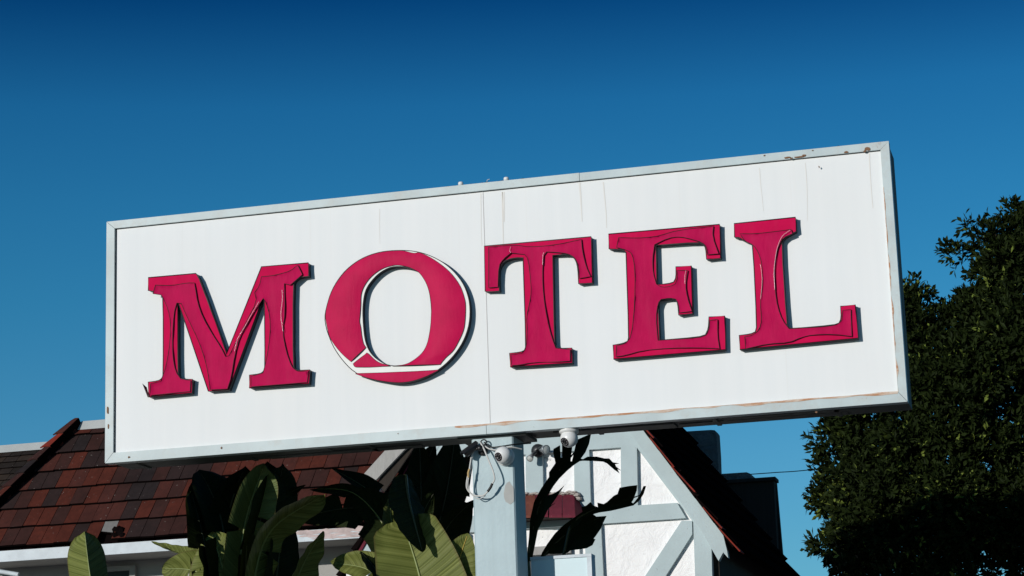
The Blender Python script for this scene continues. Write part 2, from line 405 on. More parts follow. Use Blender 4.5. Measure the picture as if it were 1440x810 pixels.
# seams and drips on the face (thin raised sheets)
def strip(mb, x, z0, z1, w, y, wob=.011, mi=0):
    n = 12; L = []; Rr = []
    for i in range(n + 1):
        t = i / n; z = z1 + (z0 - z1) * t; xx = x + (noise.noise(Vector((x * 7, z * 3, 0))) * wob)
        ww = w * (1 - .6 * t)
        L.append((xx - ww / 2, y, z)); Rr.append((xx + ww / 2, y, z))
    mb.grid([L, Rr], mi, False)
mb = MB()
def fx(px, py): return at(px, py, YP)
for (px, py, ln, w) in ((706, 270, .46, .0045), (708, 270, .17, .008), (816, 257, .22, .007), (1069, 236, .24, .0032), (676, 272, .3, .003), (849, 256, .26, .004),
                        (1131, 229, .32, .0026), (740, 440, .3, .0026), (1222, 216, .3, .004), (534, 294, .2, .002)):
    p = fx(px, py); z1 = min(p.z, Z1 - .045)
    mb = MB(); strip(mb, p.x, z1 - ln, z1, w * 1.6, YP - .0012); mb.build('drip_stain', 'drip_stain', sign)
mb = MB(); p = fx(684, 430); mb.box((p.x - .0022, YP - .0022, Z0 + .05), (p.x + .0022, YP + .002, Z1 - .044)); mb.build('panel_joint', 'panel_seam', sign)
# frame rails: mitred angle sections, proud of the face
def rail(name, a, b, ib, ia, matl, y0=-.004, y1=.06):
    mb = MB()
    mb.hexa([(a[0], y0, a[1]), (b[0], y0, b[1]), (ib[0], y0, ib[1]), (ia[0], y0, ia[1]), (a[0], y1, a[1]), (b[0], y1, b[1]), (ib[0], y1, ib[1]), (ia[0], y1, ia[1])])
    return fix_normals(mb.build(name, matl, sign))
g = .0012
OT, OB, OL, OR = .044, .056, .049, .046
TLo, TRo, BRo, BLo = (-HW, Z1), (HW, Z1), (HW, Z0), (-HW, Z0)
TLi, TRi, BRi, BLi = (-HW + OL, Z1 - OT), (HW - OR, Z1 - OT), (HW - OR, Z0 + OB), (-HW + OL, Z0 + OB)
xj = at(815, 250, 0).x
rail('frame_rail', (TLo[0] + g, Z1), (xj - g, Z1), (xj - g, Z1 - OT), (TLi[0] + g, Z1 - OT), 'frame_paint')
rail('frame_rail', (xj + g, Z1 - .001), (TRo[0] - g, Z1 - .001), (TRi[0] - g, Z1 - OT), (xj + g, Z1 - OT), 'frame_rusty', -.003)
rail('frame_rail', (TRo[0], Z1 - g), (BRo[0], Z0 + g), (BRi[0], BRi[1] + g), (TRi[0], TRi[1] - g), 'frame_paint', -.0045)
xk = at(684, 600, 0).x
rail('frame_rail', (BLo[0] + g, Z0), (xk - g, Z0), (xk - g, Z0 + OB), (BLi[0] + g, Z0 + OB), 'frame_paint')
rail('frame_rail', (xk + g, Z0), (BRo[0] - g, Z0), (BRi[0] - g, Z0 + OB), (xk + g, Z0 + OB), 'frame_rusty', -.0035)
rail('frame_rail', (BLo[0], Z0 + g), (TLo[0], Z1 - g), (TLi[0], TLi[1] - g), (BLi[0], BLi[1] + g), 'frame_paint', -.0045)
# black strips painting the rails' shade on the face (left and top), rust line along bottom and right
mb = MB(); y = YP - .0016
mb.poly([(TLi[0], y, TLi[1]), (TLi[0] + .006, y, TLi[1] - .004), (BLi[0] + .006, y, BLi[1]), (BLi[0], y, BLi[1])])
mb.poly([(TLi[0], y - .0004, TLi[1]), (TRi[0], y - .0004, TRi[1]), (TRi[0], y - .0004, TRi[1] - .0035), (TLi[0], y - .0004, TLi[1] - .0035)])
mb.build('frame_shade', 'rail_shade', sign)
def ragged(mb, a, b, n, w, seed, mi=0):
    """irregular rust edging from a to b growing along n by up to w"""
    r = random.Random(seed); a, b, n = Vector(a), Vector(b), Vector(n); N = 60; lo = []; hi = []
    for i in range(N + 1):
        p = a.lerp(b, i / N); lo.append(p); hi.append(p + n * w * max(.03, .5 + 1.1 * noise.noise(Vector((i * .23 + seed, seed, 0))) + r.uniform(-.15, .15)))
    mb.grid([lo, hi], mi, False)
mb = MB()
xr0 = at(640, 605, 0).x
ragged(mb, (xr0, -.0052, Z0 + OB - .0005), (HW - OR, -.0052, Z0 + OB - .0005), (0, 0, -1), .017, 3)
ragged(mb, (-.9, YP - .0014, Z0 + OB), (HW - OR, YP - .0014, Z0 + OB), (0, 0, 1), .006, 5)
ragged(mb, (HW - OR + .0005, -.0060, Z0 + OB), (HW - OR + .0005, -.0060, Z1 - .25), (1, 0, 0), .009, 9)
mb.build('rust_edge', 'rust_bleed', sign)
mb = MB()
def chip(px, py, w, h, seed, y=-.0075):
    r = random.Random(seed); c = at(px, py, 0); pts = []
    for i in range(9):
        a = 2 * PI * i / 9; q = r.uniform(.55, 1.1)
        pts.append((c.x + math.cos(a) * w * q, y, c.z + math.sin(a) * h * q))
    mb = MB(); mb.prism(pts[::-1], (0, .004, 0)); fix_normals(mb.build('rust_chip', 'rust', sign))
for i, (px, py, w, h) in enumerate(((1107, 222, .02, .006), (1113, 223, .01, .004), (1124, 221, .028, .006), (1131, 219, .014, .007), (1190, 214, .016, .006), (1220, 210, .016, .011), (1216, 213, .01, .006),
                                     (1143, 212, .006, .004), (1075, 219, .006, .004), (182, 643, .008, .007), (312, 630, .005, .008), (1148, 580, .008, .005), (560, 610, .004, .003),
                                     (152, 578, .008, .026), (153, 600, .006, .015), (1152, 235, .004, .006))):
    chip(px, py, w, h, i)
# bits along the top edge
for (px, py) in ((648, 257), (712, 250.5)):
    c = at(px, py + 4, .03); c.z = Z1 - .001; mb = MB(); mb.lathe(c, (0, 0, 1), [(.001, 0), (.009, 0), (.009, .008), (.0145, .009), (.0145, .024), (.011, .028), (.001, .029)], 14); mb.build('top_knob', 'camera_white', sign)
mb = MB(); r = random.Random(4)
for px in (631, 662, 669, 678, 703, 706, 735, 763, 630, 684, 1182):
    c = at(px, 250, .02); c.z = Z1; w = r.uniform(.006, .014)
    mb = MB(); mb.lathe(c, (r.uniform(-.3, .3), r.uniform(-.3, .3), 1), [(.0005, -.002), (w, 0), (w * .7, r.uniform(.004, .008)), (.0005, .009)], 7, 0, False); fix_normals(mb.build('debris', 'black_plastic', sign))
mb = MB(); mb.tube([(at(684, 250, .02).x, .02, Z1), (at(684, 250, .02).x + .004, .02, Z1 + .02), (at(686, 250, .02).x + .01, .02, Z1 + .024)], .002, 4)
mb.build('wire_stub', 'cable_white', sign)
# ---- letters
YL = -.027                        # front of the letter blocks
def cv(pts, o, sc): return [(o[0] + x / sc, o[1] + y / sc) for x, y in pts]
def onpl(pts, Y): return [at(px, py, Y) for px, py in pts]
def area2(p): return sum(p[i].x * p[(i + 1) % len(p)].z - p[(i + 1) % len(p)].x * p[i].z for i in range(len(p)))
def block(pts3, y0, y1, mats, name, parent, bead=0, beadmat=2, rim=None):
    if area2(pts3) < 0: pts3 = pts3[::-1]
    mb = MB(); pts3 = [Vector((p.x, y0, p.z)) for p in pts3]
    mb.prism(pts3, (0, y1 - y0, 0), 0, 1)
    if bead: mb.tube([(p.x, y0 + bead * .2, p.z) for p in pts3], bead, 6, beadmat, True)
    o = mb.build(name, mats, parent); return o
def rounding(pts, n=5):
    """soften long polylines a little by Chaikin on shallow corners only"""
    out = []; N = len(pts)
    for i in range(N):
        a, b, c = Vector(pts[i - 1]), Vector(pts[i]), Vector(pts[(i + 1) % N])
        u, v = b - a, c - b
        if u.length == 0 or v.length == 0: continue
        if u.angle(v) < math.radians(42) and u.length > 6 and v.length > 6:
            out += [tuple(b - u * .25), tuple(b + v * .25)]
        else: out.append(tuple(b))
    return out
def letter(outline, film, o, sc, label, film_y=.009):
    P = onpl(cv(rounding(outline), o, sc), YL)
    L = block(P, YL, YP - .001, ['letter_red', 'letter_edge', 'letter_edge'], 'letter', sign, .0031); L['label'] = label
    for f in film:
        F2 = cv(rounding(f), o, sc)
        def pos(x, y, d):
            h = film_y - .004 + .0065 * math.exp(-d / 1.5) * (.55 + .9 * noise.noise(Vector((x * .03, y * .03, sc)))) + .004 * noise.noise(Vector((x * .05, y * .035, 7)))
            return at(x, y, YL - max(.002, h))
        mb, rim = sheet(F2, pos, 4.0)
        mb.tube(rim, .0019, 5, 1, True)
        fo_ = mb.build('film', ['film_red', 'film_edge'], L, label='dull crimson film shrunken away from the letter edges')
    return L
M_o = [(231, 170), (457, 150), (478, 185), (602, 533), (768, 118), (990, 100), (992, 163), (950, 168), (930, 178), (918, 202), (918, 588), (928, 605), (945, 611), (997, 607), (993, 673), (710, 693), (711, 632), (760, 627), (778, 615), (785, 595), (782, 275), (776, 262), (613, 703), (516, 709), (378, 300), (371, 290), (371, 630), (380, 645), (396, 652), (440, 652), (437, 717), (231, 736), (231, 665), (278, 660), (296, 648), (302, 630), (302, 268), (292, 250), (275, 240), (231, 231)]
M_f = [(265, 205), (340, 208), (415, 195), (450, 195), (455, 225), (465, 290), (490, 360), (530, 430), (575, 500), (598, 545), (614, 540), (650, 470), (700, 370), (745, 285), (735, 240), (757, 212), (768, 165), (812, 162), (858, 152), (905, 138), (940, 110), (962, 155), (905, 205), (876, 198), (880, 330), (868, 430), (885, 520), (908, 585), (925, 606), (945, 616), (990, 612), (985, 667), (718, 688), (718, 638), (775, 622), (792, 560), (810, 440), (808, 350), (790, 290), (776, 268), (735, 330), (668, 445), (640, 540), (625, 640), (606, 698), (524, 702), (515, 625), (500, 558), (470, 470), (405, 335), (388, 293), (366, 290), (352, 340), (346, 440), (346, 540), (360, 615), (385, 650), (432, 658), (430, 710), (238, 729), (242, 672), (290, 662), (316, 590), (334, 480), (337, 380), (325, 320), (303, 270), (292, 252), (253, 246)]
LM = letter(M_o, [M_f], (140, 340), 3.373, 'crimson letter M, its film split along every stroke')
p = onpl(cv([(210, 675), (224, 690), (236, 735), (229, 738)], (140, 340), 3.373), YL - .004)
mb = MB(); mb.prism([Vector((q.x, YL - .006 - .02 * (i == 0), q.z)) for i, q in enumerate(p)][::-1], (0, .0015, 0), 0, 0); fix_normals(mb.build('film_shard', 'film_edge', LM))
# pale tubes painting highlights where the film has split and its edge curls up
def sliver(L, pts, o, sc, r=.0014, y=-.0165):
    mb = MB(); mb.tube(smooth_path([at(px, py, YL + y) for px, py in cv(pts, o, sc)], 4), r, 5); mb.build('curled_edge_highlight', 'film_highlight_edge', L)
sliver(LM, [(866, 228), (867, 280), (860, 340), (866, 400), (870, 425)], (140, 340), 3.373)
sliver(LM, [(755, 285), (720, 345), (690, 400), (655, 460), (640, 520)], (140, 340), 3.373)
# O : white block, glossy bulging red film in three broken pieces
oO, sO = (440, 330), 3.523
O_out = [(60, 400), (70, 350), (95, 275), (140, 203), (195, 149), (260, 110), (335, 86), (420, 78), (500, 82), (570, 100), (640, 135), (700, 185), (745, 245), (770, 310), (778, 370), (775, 430), (762, 485), (735, 545), (692, 605), (640, 655), (570, 700), (490, 728), (420, 736), (340, 725), (262, 707), (200, 675), (150, 625), (105, 560), (75, 490), (62, 440)]
O_in = [(247, 400), (250, 330), (262, 275), (290, 230), (330, 190), (380, 163), (430, 157), (480, 165), (530, 190), (560, 235), (578, 290), (587, 370), (585, 450), (570, 530), (545, 585), (500, 625), (450, 645), (400, 650), (350, 637), (300, 602), (270, 557), (255, 500)]
def closed_smooth(pts, n=3): return [(p.x, p.y) for p in smooth_path([Vector((a, b, 0)) for a, b in pts], n, True)]
def resample(pts, N):
    P = [Vector((a, b, 0)) for a, b in pts]; P.append(P[0]); L = [0]
    for i in range(len(P) - 1): L.append(L[-1] + (P[i + 1] - P[i]).length)
    out = []; j = 0
    for k in range(N):
        d = L[-1] * k / N
        while L[j + 1] < d: j += 1
        t = (d - L[j]) / (L[j + 1] - L[j]); q = P[j].lerp(P[j + 1], t); out.append((q.x, q.y))
    return out
Oo = [at(px, py, YL) for px, py in cv(resample(closed_smooth(O_out), 90), oO, sO)]; Oi0 = [at(px, py, YL) for px, py in cv(closed_smooth(O_in), oO, sO)]
cO = sum(Oo, Vector()) / len(Oo)
# match inner points to outer ones by angle
def ang(p): return math.atan2(p.z - cO.z, p.x - cO.x)
def on_loop(loop, a):
    d = Vector((math.cos(a), 0, math.sin(a))); n = len(loop)
    for i in range(n):
        p, q = loop[i] - cO, loop[(i + 1) % n] - cO
        den = d.x * (q.z - p.z) - d.z * (q.x - p.x)
        if abs(den) < 1e-9: continue
        t = (p.x * (q.z - p.z) - p.z * (q.x - p.x)) / den
        s_ = (p.x * d.z - p.z * d.x) / den
        if t > 0 and -1e-6 <= s_ <= 1 + 1e-6: return cO + d * t
    return loop[0]
Oi = [on_loop(Oi0, ang(p)) for p in Oo]
mb = MB(); yb = YP - .001
def sety(L, y): return [Vector((p.x, y, p.z)) for p in L]
ro = sety(Oo, YL); ri = sety(Oi, YL)
mb.grid([ri + [ri[0]], ro + [ro[0]]], 0, False)
mb.grid([ro + [ro[0]], sety(Oo, yb) + [sety(Oo, yb)[0]]], 1, True); mb.grid([sety(Oi, yb) + [sety(Oi, yb)[0]], ri + [ri[0]]], 1, True)
mb.tube(ro, .0024, 6, 1, True); mb.tube(ri, .0022, 6, 1, True)
LO = mb.build('letter', ['letter_white', 'letter_edge'], sign, label='round letter O, white where its glossy crimson film has broken off'); 
# main film, a C-shaped strip bulging across its width
F_out = [(190, 630), (160, 605), (128, 572), (100, 535), (82, 500), (68, 440), (64, 400), (72, 350), (97, 277), (142, 205), (197, 151), (262, 112), (337, 88), (420, 80), (455, 82), (500, 92), (530, 90), (580, 112), (640, 152), (690, 198), (730, 255), (750, 310), (757, 350), (755, 420), (745, 480), (712, 550), (690, 582), (662, 607), (640, 632), (632, 644)]
F_in = [(264, 560), (256, 548), (250, 535), (243, 500), (238, 460), (232, 430), (235, 395), (238, 350), (240, 300), (253, 260), (280, 220), (315, 188), (355, 165), (400, 153), (430, 152), (470, 160), (500, 172), (530, 192), (560, 237), (578, 290), (587, 350), (587, 400), (583, 460), (570, 530), (550, 575), (520, 607), (480, 634), (450, 645), (420, 649), (395, 652)]
def film_strip(A, B, name, bul, label=None, base=.004):
    mb = MB(); rows = []; K = 8
    A = [at(px, py, YL) for px, py in cv(A, oO, sO)]; B = [at(px, py, YL) for px, py in cv(B, oO, sO)]
    A = smooth_path(A, 3); B = smooth_path(B, 3)
    for a, b in zip(A, B):
        w = (a - b).length
        rows.append([Vector((p.x, YL - base - bul * w * math.sin(PI * min(max(t, .0), 1)) ** .8 - .003 * noise.noise(Vector((p.x * 5, 3, p.z * 5))), p.z)) for t in [k_ / K for k_ in range(K + 1)] for p in [b.lerp(a, t)]])
    mb.grid(rows, 0, True)
    loop = [r[-1] for r in rows] + [r[k_] for r in (rows[-1],) for k_ in range(K - 1, 0, -1)] + [r[0] for r in rows[::-1]] + [rows[0][k_] for k_ in range(1, K)]
    mb.tube(loop, .0013, 5, 1, True)
    n = len(loop)
    for i in range(n):
        a, b = loop[i], loop[(i + 1) % n]
        mb.poly([a, b, Vector((b.x, YL - .0006, b.z)), Vector((a.x, YL - .0006, a.z))], 1)
    return fix_normals(mb.build(name, ['film_red_gloss', 'film_edge'], LO, label=label))
film_strip(F_out, F_in, 'film', .05, 'largest piece of glossy crimson film, curving round the letter')
film_strip([(200, 640), (205, 650), (212, 656), (240, 657), (280, 657), (320, 655), (352, 653), (385, 652)], [(262, 592), (268, 586), (278, 592), (290, 604), (305, 618), (322, 630), (345, 640), (362, 644)], 'film', .03, 'small broken piece of crimson film at lower left')
film_strip([(212, 690), (240, 700), (275, 711), (340, 725), (420, 733), (490, 726), (560, 703), (600, 684), (626, 671)], [(216, 688), (255, 687), (300, 685.5), (350, 684), (420, 681), (490, 678), (550, 675), (590, 672.5), (622, 670)], 'film', .04, 'crescent of crimson film along the bottom of the letter')
T_o = [(77, 133), (630, 84), (637, 322), (565, 327), (562, 250), (552, 207), (530, 183), (500, 174), (432, 180), (440, 638), (448, 655), (466, 663), (530, 660), (532, 738), (212, 758), (208, 687), (265, 682), (285, 672), (293, 650), (278, 192), (240, 193), (195, 202), (165, 226), (152, 265), (155, 365), (82, 367)]
T_f = [(100, 138), (200, 128), (250, 128), (310, 138), (440, 128), (580, 98), (585, 160), (605, 240), (628, 290), (570, 300), (566, 250), (554, 205), (530, 180), (490, 168), (400, 162), (383, 185), (378, 290), (385, 400), (402, 510), (425, 600), (447, 660), (522, 668), (522, 728), (430, 733), (330, 735), (260, 748), (218, 750), (215, 693), (270, 688), (295, 660), (300, 560), (295, 500), (318, 400), (320, 330), (305, 200), (285, 176), (215, 168), (175, 200), (152, 235), (148, 345), (100, 348)]
LT = letter(T_o, [T_f], (660, 310), 3.68, 'crimson letter T with its film cracked across the top bar')
sliver(LT, [(386, 165), (381, 180), (379, 230)], (660, 310), 3.68); sliver(LT, [(214, 135), (209, 155), (215, 167)], (660, 310), 3.68, .001)
E_o = [(55, 138), (605, 90), (610, 257), (540, 262), (537, 210), (525, 188), (500, 178), (290, 193), (295, 388), (350, 384), (378, 375), (390, 352), (388, 300), (465, 295), (472, 530), (402, 538), (398, 480), (388, 462), (370, 456), (300, 464), (308, 663), (500, 648), (535, 636), (550, 605), (552, 548), (630, 543), (634, 710), (80, 757), (78, 687), (125, 680), (150, 668), (156, 645), (142, 228), (127, 214), (58, 211)]
E_f = [(105, 155), (200, 158), (268, 152), (300, 148), (400, 118), (575, 98), (570, 150), (600, 235), (545, 240), (540, 200), (520, 180), (470, 164), (410, 150), (350, 158), (283, 190), (273, 260), (276, 330), (292, 385), (320, 402), (360, 397), (385, 385), (396, 355), (393, 318), (448, 318), (436, 390), (445, 450), (468, 520), (405, 528), (400, 480), (388, 460), (360, 454), (315, 461), (300, 480), (290, 550), (300, 664), (500, 652), (537, 638), (553, 605), (556, 565), (595, 560), (595, 640), (605, 705), (500, 700), (360, 702), (220, 715), (140, 738), (92, 745), (95, 690), (140, 680), (170, 640), (185, 480), (187, 320), (175, 240), (150, 218), (95, 204)]
LE = letter(E_o, [E_f], (840, 290), 3.52, 'crimson letter E with its film shrunken from all four arms')
sliver(LE, [(438, 318), (433, 350), (434, 385)], (840, 290), 3.52, .001)
L_o = [(45, 90), (363, 57), (367, 130), (332, 149), (302, 166), (291, 195), (318, 610), (328, 628), (345, 634), (560, 615), (588, 605), (600, 580), (596, 518), (672, 510), (687, 683), (75, 742), (72, 668), (130, 662), (155, 650), (163, 620), (143, 205), (130, 190), (90, 176), (75, 162), (48, 160)]
L_f = [(75, 142), (150, 143), (250, 132), (340, 120), (348, 142), (300, 162), (278, 200), (262, 250), (252, 340), (258, 440), (270, 520), (295, 590), (330, 634), (500, 625), (575, 615), (603, 590), (607, 538), (650, 535), (655, 674), (560, 662), (450, 665), (390, 680), (330, 706), (220, 712), (105, 738), (100, 675), (140, 668), (175, 640), (188, 590), (180, 495), (195, 400), (190, 300), (172, 240), (145, 200), (100, 180)]
LL = letter(L_o, [L_f], (1020, 290), 3.68, 'crimson letter L with film lifting off the right of its top serif')
sliver(LL, [(335, 124), (295, 155), (272, 205), (260, 260), (252, 340), (256, 430)], (1020, 290), 3.68, .0016); sliver(LL, [(181, 300), (190, 380), (182, 480)], (1020, 290), 3.68, .001)
# ---- post
pl, pr = at(666, 730, .055).x, at(725.3, 730, .055).x
mb = MB(); hw = (pr - pl) / 2; cx = (pl + pr) / 2; bv = .008
o8 = [(-hw + bv, -hw), (hw - bv, -hw), (hw, -hw + bv), (hw, hw - bv), (hw - bv, hw), (-hw + bv, hw), (-hw, hw - bv), (-hw, -hw + bv)]
yc = .055 + hw
mb.prism([(cx + a, yc + b, 0) for a, b in o8], (0, 0, Z0 + .0115), 0, 0)
post = fix_normals(mb.build('post', 'post_paint', sign))
mb = MB(); pts = []; r = random.Random(2)
for i in range(16):
    a = 2 * PI * i / 16; c = at(717 if math.cos(a) < .2 else 716, 694, .055); q = r.uniform(.85, 1.1)
    pts.append((min(c.x + math.cos(a) * .034 * q, pr - .006), .0535, c.z + math.sin(a) * .062 * q))
mb.prism(pts[::-1], (0, .003, 0)); fix_normals(mb.build('bare_patch', 'bare_patch', post))
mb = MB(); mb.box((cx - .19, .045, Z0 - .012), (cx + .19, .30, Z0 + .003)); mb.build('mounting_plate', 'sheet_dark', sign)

# ================================================================== THINGS ON THE POST
def dome_camera(label, base, axis, look, sc=1.0):
    """turret camera: base ring on the surface, ball, dark lens face turned to 'look'"""
    t = thing('security_camera', label, 'security camera', base, 'white dome security cameras under the sign')
    ax = Vector(axis).normalized(); b = Vector(base); rB = .047 * sc
    mb = MB(); mb.lathe(b, ax, [(.001, 0), (.05 * sc, 0), (.052 * sc, .004), (.052 * sc, .016), (.046 * sc, .024), (.03 * sc, .026)], 28); fix_normals(mb.build('base', 'camera_white', t))
    c = b + ax * (.024 * sc + rB * .55); lk = Vector(look).normalized()
    mb = MB(); prof = [(rB * math.sin(a), -rB * math.cos(a)) for a in [PI * i / 20 * .835 + .001 for i in range(21)]]
    mb.lathe(c, lk, prof, 30); fix_normals(mb.build('ball', 'camera_white', t))
    zf = prof[-1][1]; rf = prof[-1][0]
    mb = MB(); mb.lathe(c, lk, [(rf * 1.02, zf - .0005), (rf * 1.03, zf + .002), (rf * .93, zf + .003), (rf * .9, zf + .0005), (.001, zf + .0015)], 26)
    f = fix_normals(mb.build('lens_face', 'lens_glass', t))
    mb = MB(); mb.lathe(c, lk, [(rf * .5, zf + .0015), (rf * .48, zf + .006), (rf * .36, zf + .007), (rf * .3, zf + .002), (.001, zf + .004)], 18); fix_normals(mb.build('lens', 'black_plastic', f))
    mb = MB(); u = lk.orthogonal().normalized(); w = lk.cross(u)
    for i in range(10):
        a = 2 * PI * i / 10; mb.lathe(c + lk * (zf + .001) + (u * math.cos(a) + w * math.sin(a)) * rf * .7, lk, [(.003 * sc, 0), (.0025 * sc, .002), (.0001, .003)], 6)
    mb.build('infrared_emitter', 'steel', f)
    return t
b1 = at(711, 642, .055); b1.y = .0545
dome_camera('white dome security camera on the front of the post, above the cable loop', b1, (0, -1, 0), (-.42, -.85, -.30), 1.0)
b2 = at(798, 603, .02); b2.z = Z0 + .002; b2.y = .03
dome_camera('white dome security camera hanging under the bottom edge of the sign, right of the post', (b2.x, .055, Z0 + .001), (0, -.12, -1), (-.40, -.75, -.50), 1.02)
# bullet camera at the post's left edge
A = at(652, 640, -.02); B = at(671, 626, .02)
bc = thing('bullet_camera', 'small black bullet camera aimed left from the left edge of the post', 'security camera', at(672, 632, .05))
ax = (A - B).normalized(); mb = MB(); mb.lathe(B, ax, [(.001, -.004), (.018, 0), (.021, .006), (.021, .082), (.018, .085), (.016, .075), (.001, .076)], 20); fix_normals(mb.build('barrel', 'black_plastic', bc))
mb = MB(); upv = Vector((0, 0, 1)); sd = ax.cross(upv).normalized(); u2 = sd.cross(ax).normalized()
rows = []
for h in (-.005, .10):
    rows.append([B + ax * h + (sd * math.sin(a) + u2 * math.cos(a)) * .0255 for a in [math.radians(-80 + 16 * i) for i in range(11)]])
mb.grid(rows, 0, True); fix_normals(mb.build('sun_shield', 'black_plastic', bc))
mb = MB(); j0 = at(676, 630, .03); j1 = at(679, 634, .05)
mb.lathe((j1.x, .0545, j1.z), (0, -1, 0), [(.001, 0), (.027, 0), (.027, .008), (.02, .012), (.001, .013)], 20)
mb.tube(smooth_path([(j1.x, .045, j1.z), (j1.x - .004, .01, j1.z + .008), B + ax * .03 - u2 * .01], 4), .008, 8)
mb.lathe((j1.x - .004, .005, j1.z + .008), (.3, -1, .2), [(.001, -.014), (.014, -.012), (.016, 0), (.014, .012), (.001, .014)], 14)
mb.lathe(at(680, 622, .02), (0, -1, .3), [(.016, -.004), (.02, 0), (.016, .004), (.012, 0), (.016, -.004)], 14)
fix_normals(mb.build('bracket', 'black_plastic', bc))
# looped leads
z1o, z1s = (620, 580), 3.523
def pz(pts, y): return [at(z1o[0] + x / z1s, z1o[1] + yy / z1s, (y[i] if isinstance(y, (list, tuple)) else y)) for i, (x, yy) in enumerate(pts)]
lead = thing('camera_cable', 'looped white camera leads hanging down the front of the post', 'cable', at(672, 630, .03))
mb = MB(); mb.tube(smooth_path(pz([(196, 150), (212, 178), (238, 240), (258, 290), (266, 330), (255, 352)], [.02, .0, -.012, -.015, -.012, -.005]), 6), .0045, 7); mb.build('lead', 'cable_white', lead)
mb = MB(); mb.tube(smooth_path(pz([(255, 352), (246, 372), (232, 392)], [-.005, -.004, -.002]), 4), .0075, 8); mb.build('plug', 'cable_black', lead)
mb = MB(); mb.tube(smooth_path(pz([(232, 392), (212, 410), (180, 414), (150, 402), (130, 378), (128, 345), (137, 300)], [-.002, .0, .004, .004, .0, -.004, -.005]), 6), .0042, 7); mb.build('lead', 'cable_white', lead)
mb = MB(); mb.tube(smooth_path(pz([(137, 322), (136, 300), (142, 280)], -.006), 4), .0062, 7); mb.build('splice', 'cable_ochre', lead)
mb = MB(); mb.tube(smooth_path(pz([(141, 285), (148, 240), (153, 212), (165, 190)], [-.004, .0, .01, .02]), 5), .0042, 7); mb.build('lead', 'cable_white', lead)
mb = MB(); mb.tube(smooth_path(pz([(158, 215), (146, 290), (134, 350), (146, 398), (185, 428), (222, 412)], [.012, .0, -.004, .0, .006, .008]), 6), .0028, 6); mb.build('lead', 'cable_white', lead)
mb = MB(); mb.tube(smooth_path(pz([(200, 150), (235, 178), (275, 186), (310, 175), (352, 172), (400, 182)], [.03, .02, .02, .018, .03, .07]), 6), .0042, 7); mb.build('lead', 'cable_white', lead)
mb = MB(); mb.tube(smooth_path(pz([(214, 148), (250, 172), (300, 168), (352, 160), (405, 155), (445, 152)], [.03, .025, .02, .03, .1, .2]), 6), .0042, 7); mb.build('lead', 'cable_black', lead)
# pale blue panel beside the post
YB = .345
bp = thing('panel_box', 'pale blue flat panel box in a white frame, fixed to the right of the post', 'panel box', at(785, 810, YB))
a, b = at(738, 786, YB), at(826.5, 783.5, YB); zt = (a.z + b.z) / 2 ; xa, xb = pr - .001, b.x; zb = zt - .62
mb = MB(); mb.box((xa + .004, YB, zb), (xb, YB + .07, zt)); mb.build('front_plate', 'panel_blue', bp)
fr = .022
for lo, hi in (((xa + .002, YB - .008, zt - .004), (xb + fr, YB + .085, zt + .012)), ((xb - .004, YB - .0075, zb - .012), (xb + fr - .0004, YB + .0845, zt - .0045)), ((xa + .002, YB - .008, zb - .018), (xb + fr, YB + .085, zb - .0125))):
    mb = MB(); mb.box(lo, hi); mb.build('frame_bar', 'fascia_white', bp)
# ================================================================== THE MOTEL BUILDING BEHIND
YG = 8.0
gp = lambda px, py, y=YG: at(px, py, y)
bx = gp(738, 640)
bld = thing('motel_building', 'mock Tudor motel building with a white timbered gable and red-brown tiled roof behind the sign', 'building', (bx.x, YG, 0))
apex = gp(737.6, 377); rk = gp(1024, 776); lk_ = gp(493, 787)
# outer rake lines in the gable plane
def line_at(a, b, z): t = (z - a.z) / (b.z - a.z); return a.lerp(b, t)
wr = gp(1002, 790).x; wl = gp(487, 815).x
ro_dir = (gp(1019, 753) - gp(910, 610)); r0 = gp(910, 610)
lo_dir = (gp(493, 787) - gp(570, 654)); l0 = gp(570, 654)
def rx(x): return r0 + ro_dir * ((x - r0.x) / ro_dir.x)
def lx(x): return l0 + lo_dir * ((x - l0.x) / lo_dir.x)
# meeting point
t_ = None
a1, b1_ = ro_dir.z / ro_dir.x, lo_dir.z / lo_dir.x
xa_ = (l0.z - r0.z + a1 * r0.x - b1_ * l0.x) / (a1 - b1_); AP = rx(xa_)
mb = MB(); wz = .05
poly = [AP - Vector((0, 0, wz)), rx(wr) - Vector((0, 0, wz)), Vector((wr, YG, 0)), Vector((wl, YG, 0)), lx(wl) - Vector((0, 0, wz))]
mb.prism(poly[::-1], (0, .25, 0)); fix_normals(mb.build('gable_wall', 'stucco', bld))
def beam(quad, name='timber', mat='timber_paint', y0=-.048, y1=.002, dz=0, lab=None):
    P = [gp(*q) for q in quad]; P = [Vector((p.x, YG + y0, p.z)) for p in P]
    if area2(P) < 0: P = P[::-1]
    mb = MB(); mb.prism(P, (0, y1 - y0, 0)); return fix_normals(mb.build(name, mat, bld, label=lab))
def beam3(P, name, mat, y0, y1):
    P = [Vector((p.x, YG + y0, p.z)) for p in P]
    if area2(P) < 0: P = P[::-1]
    mb = MB(); mb.prism(P, (0, y1 - y0, 0)); return fix_normals(mb.build(name, mat, bld))
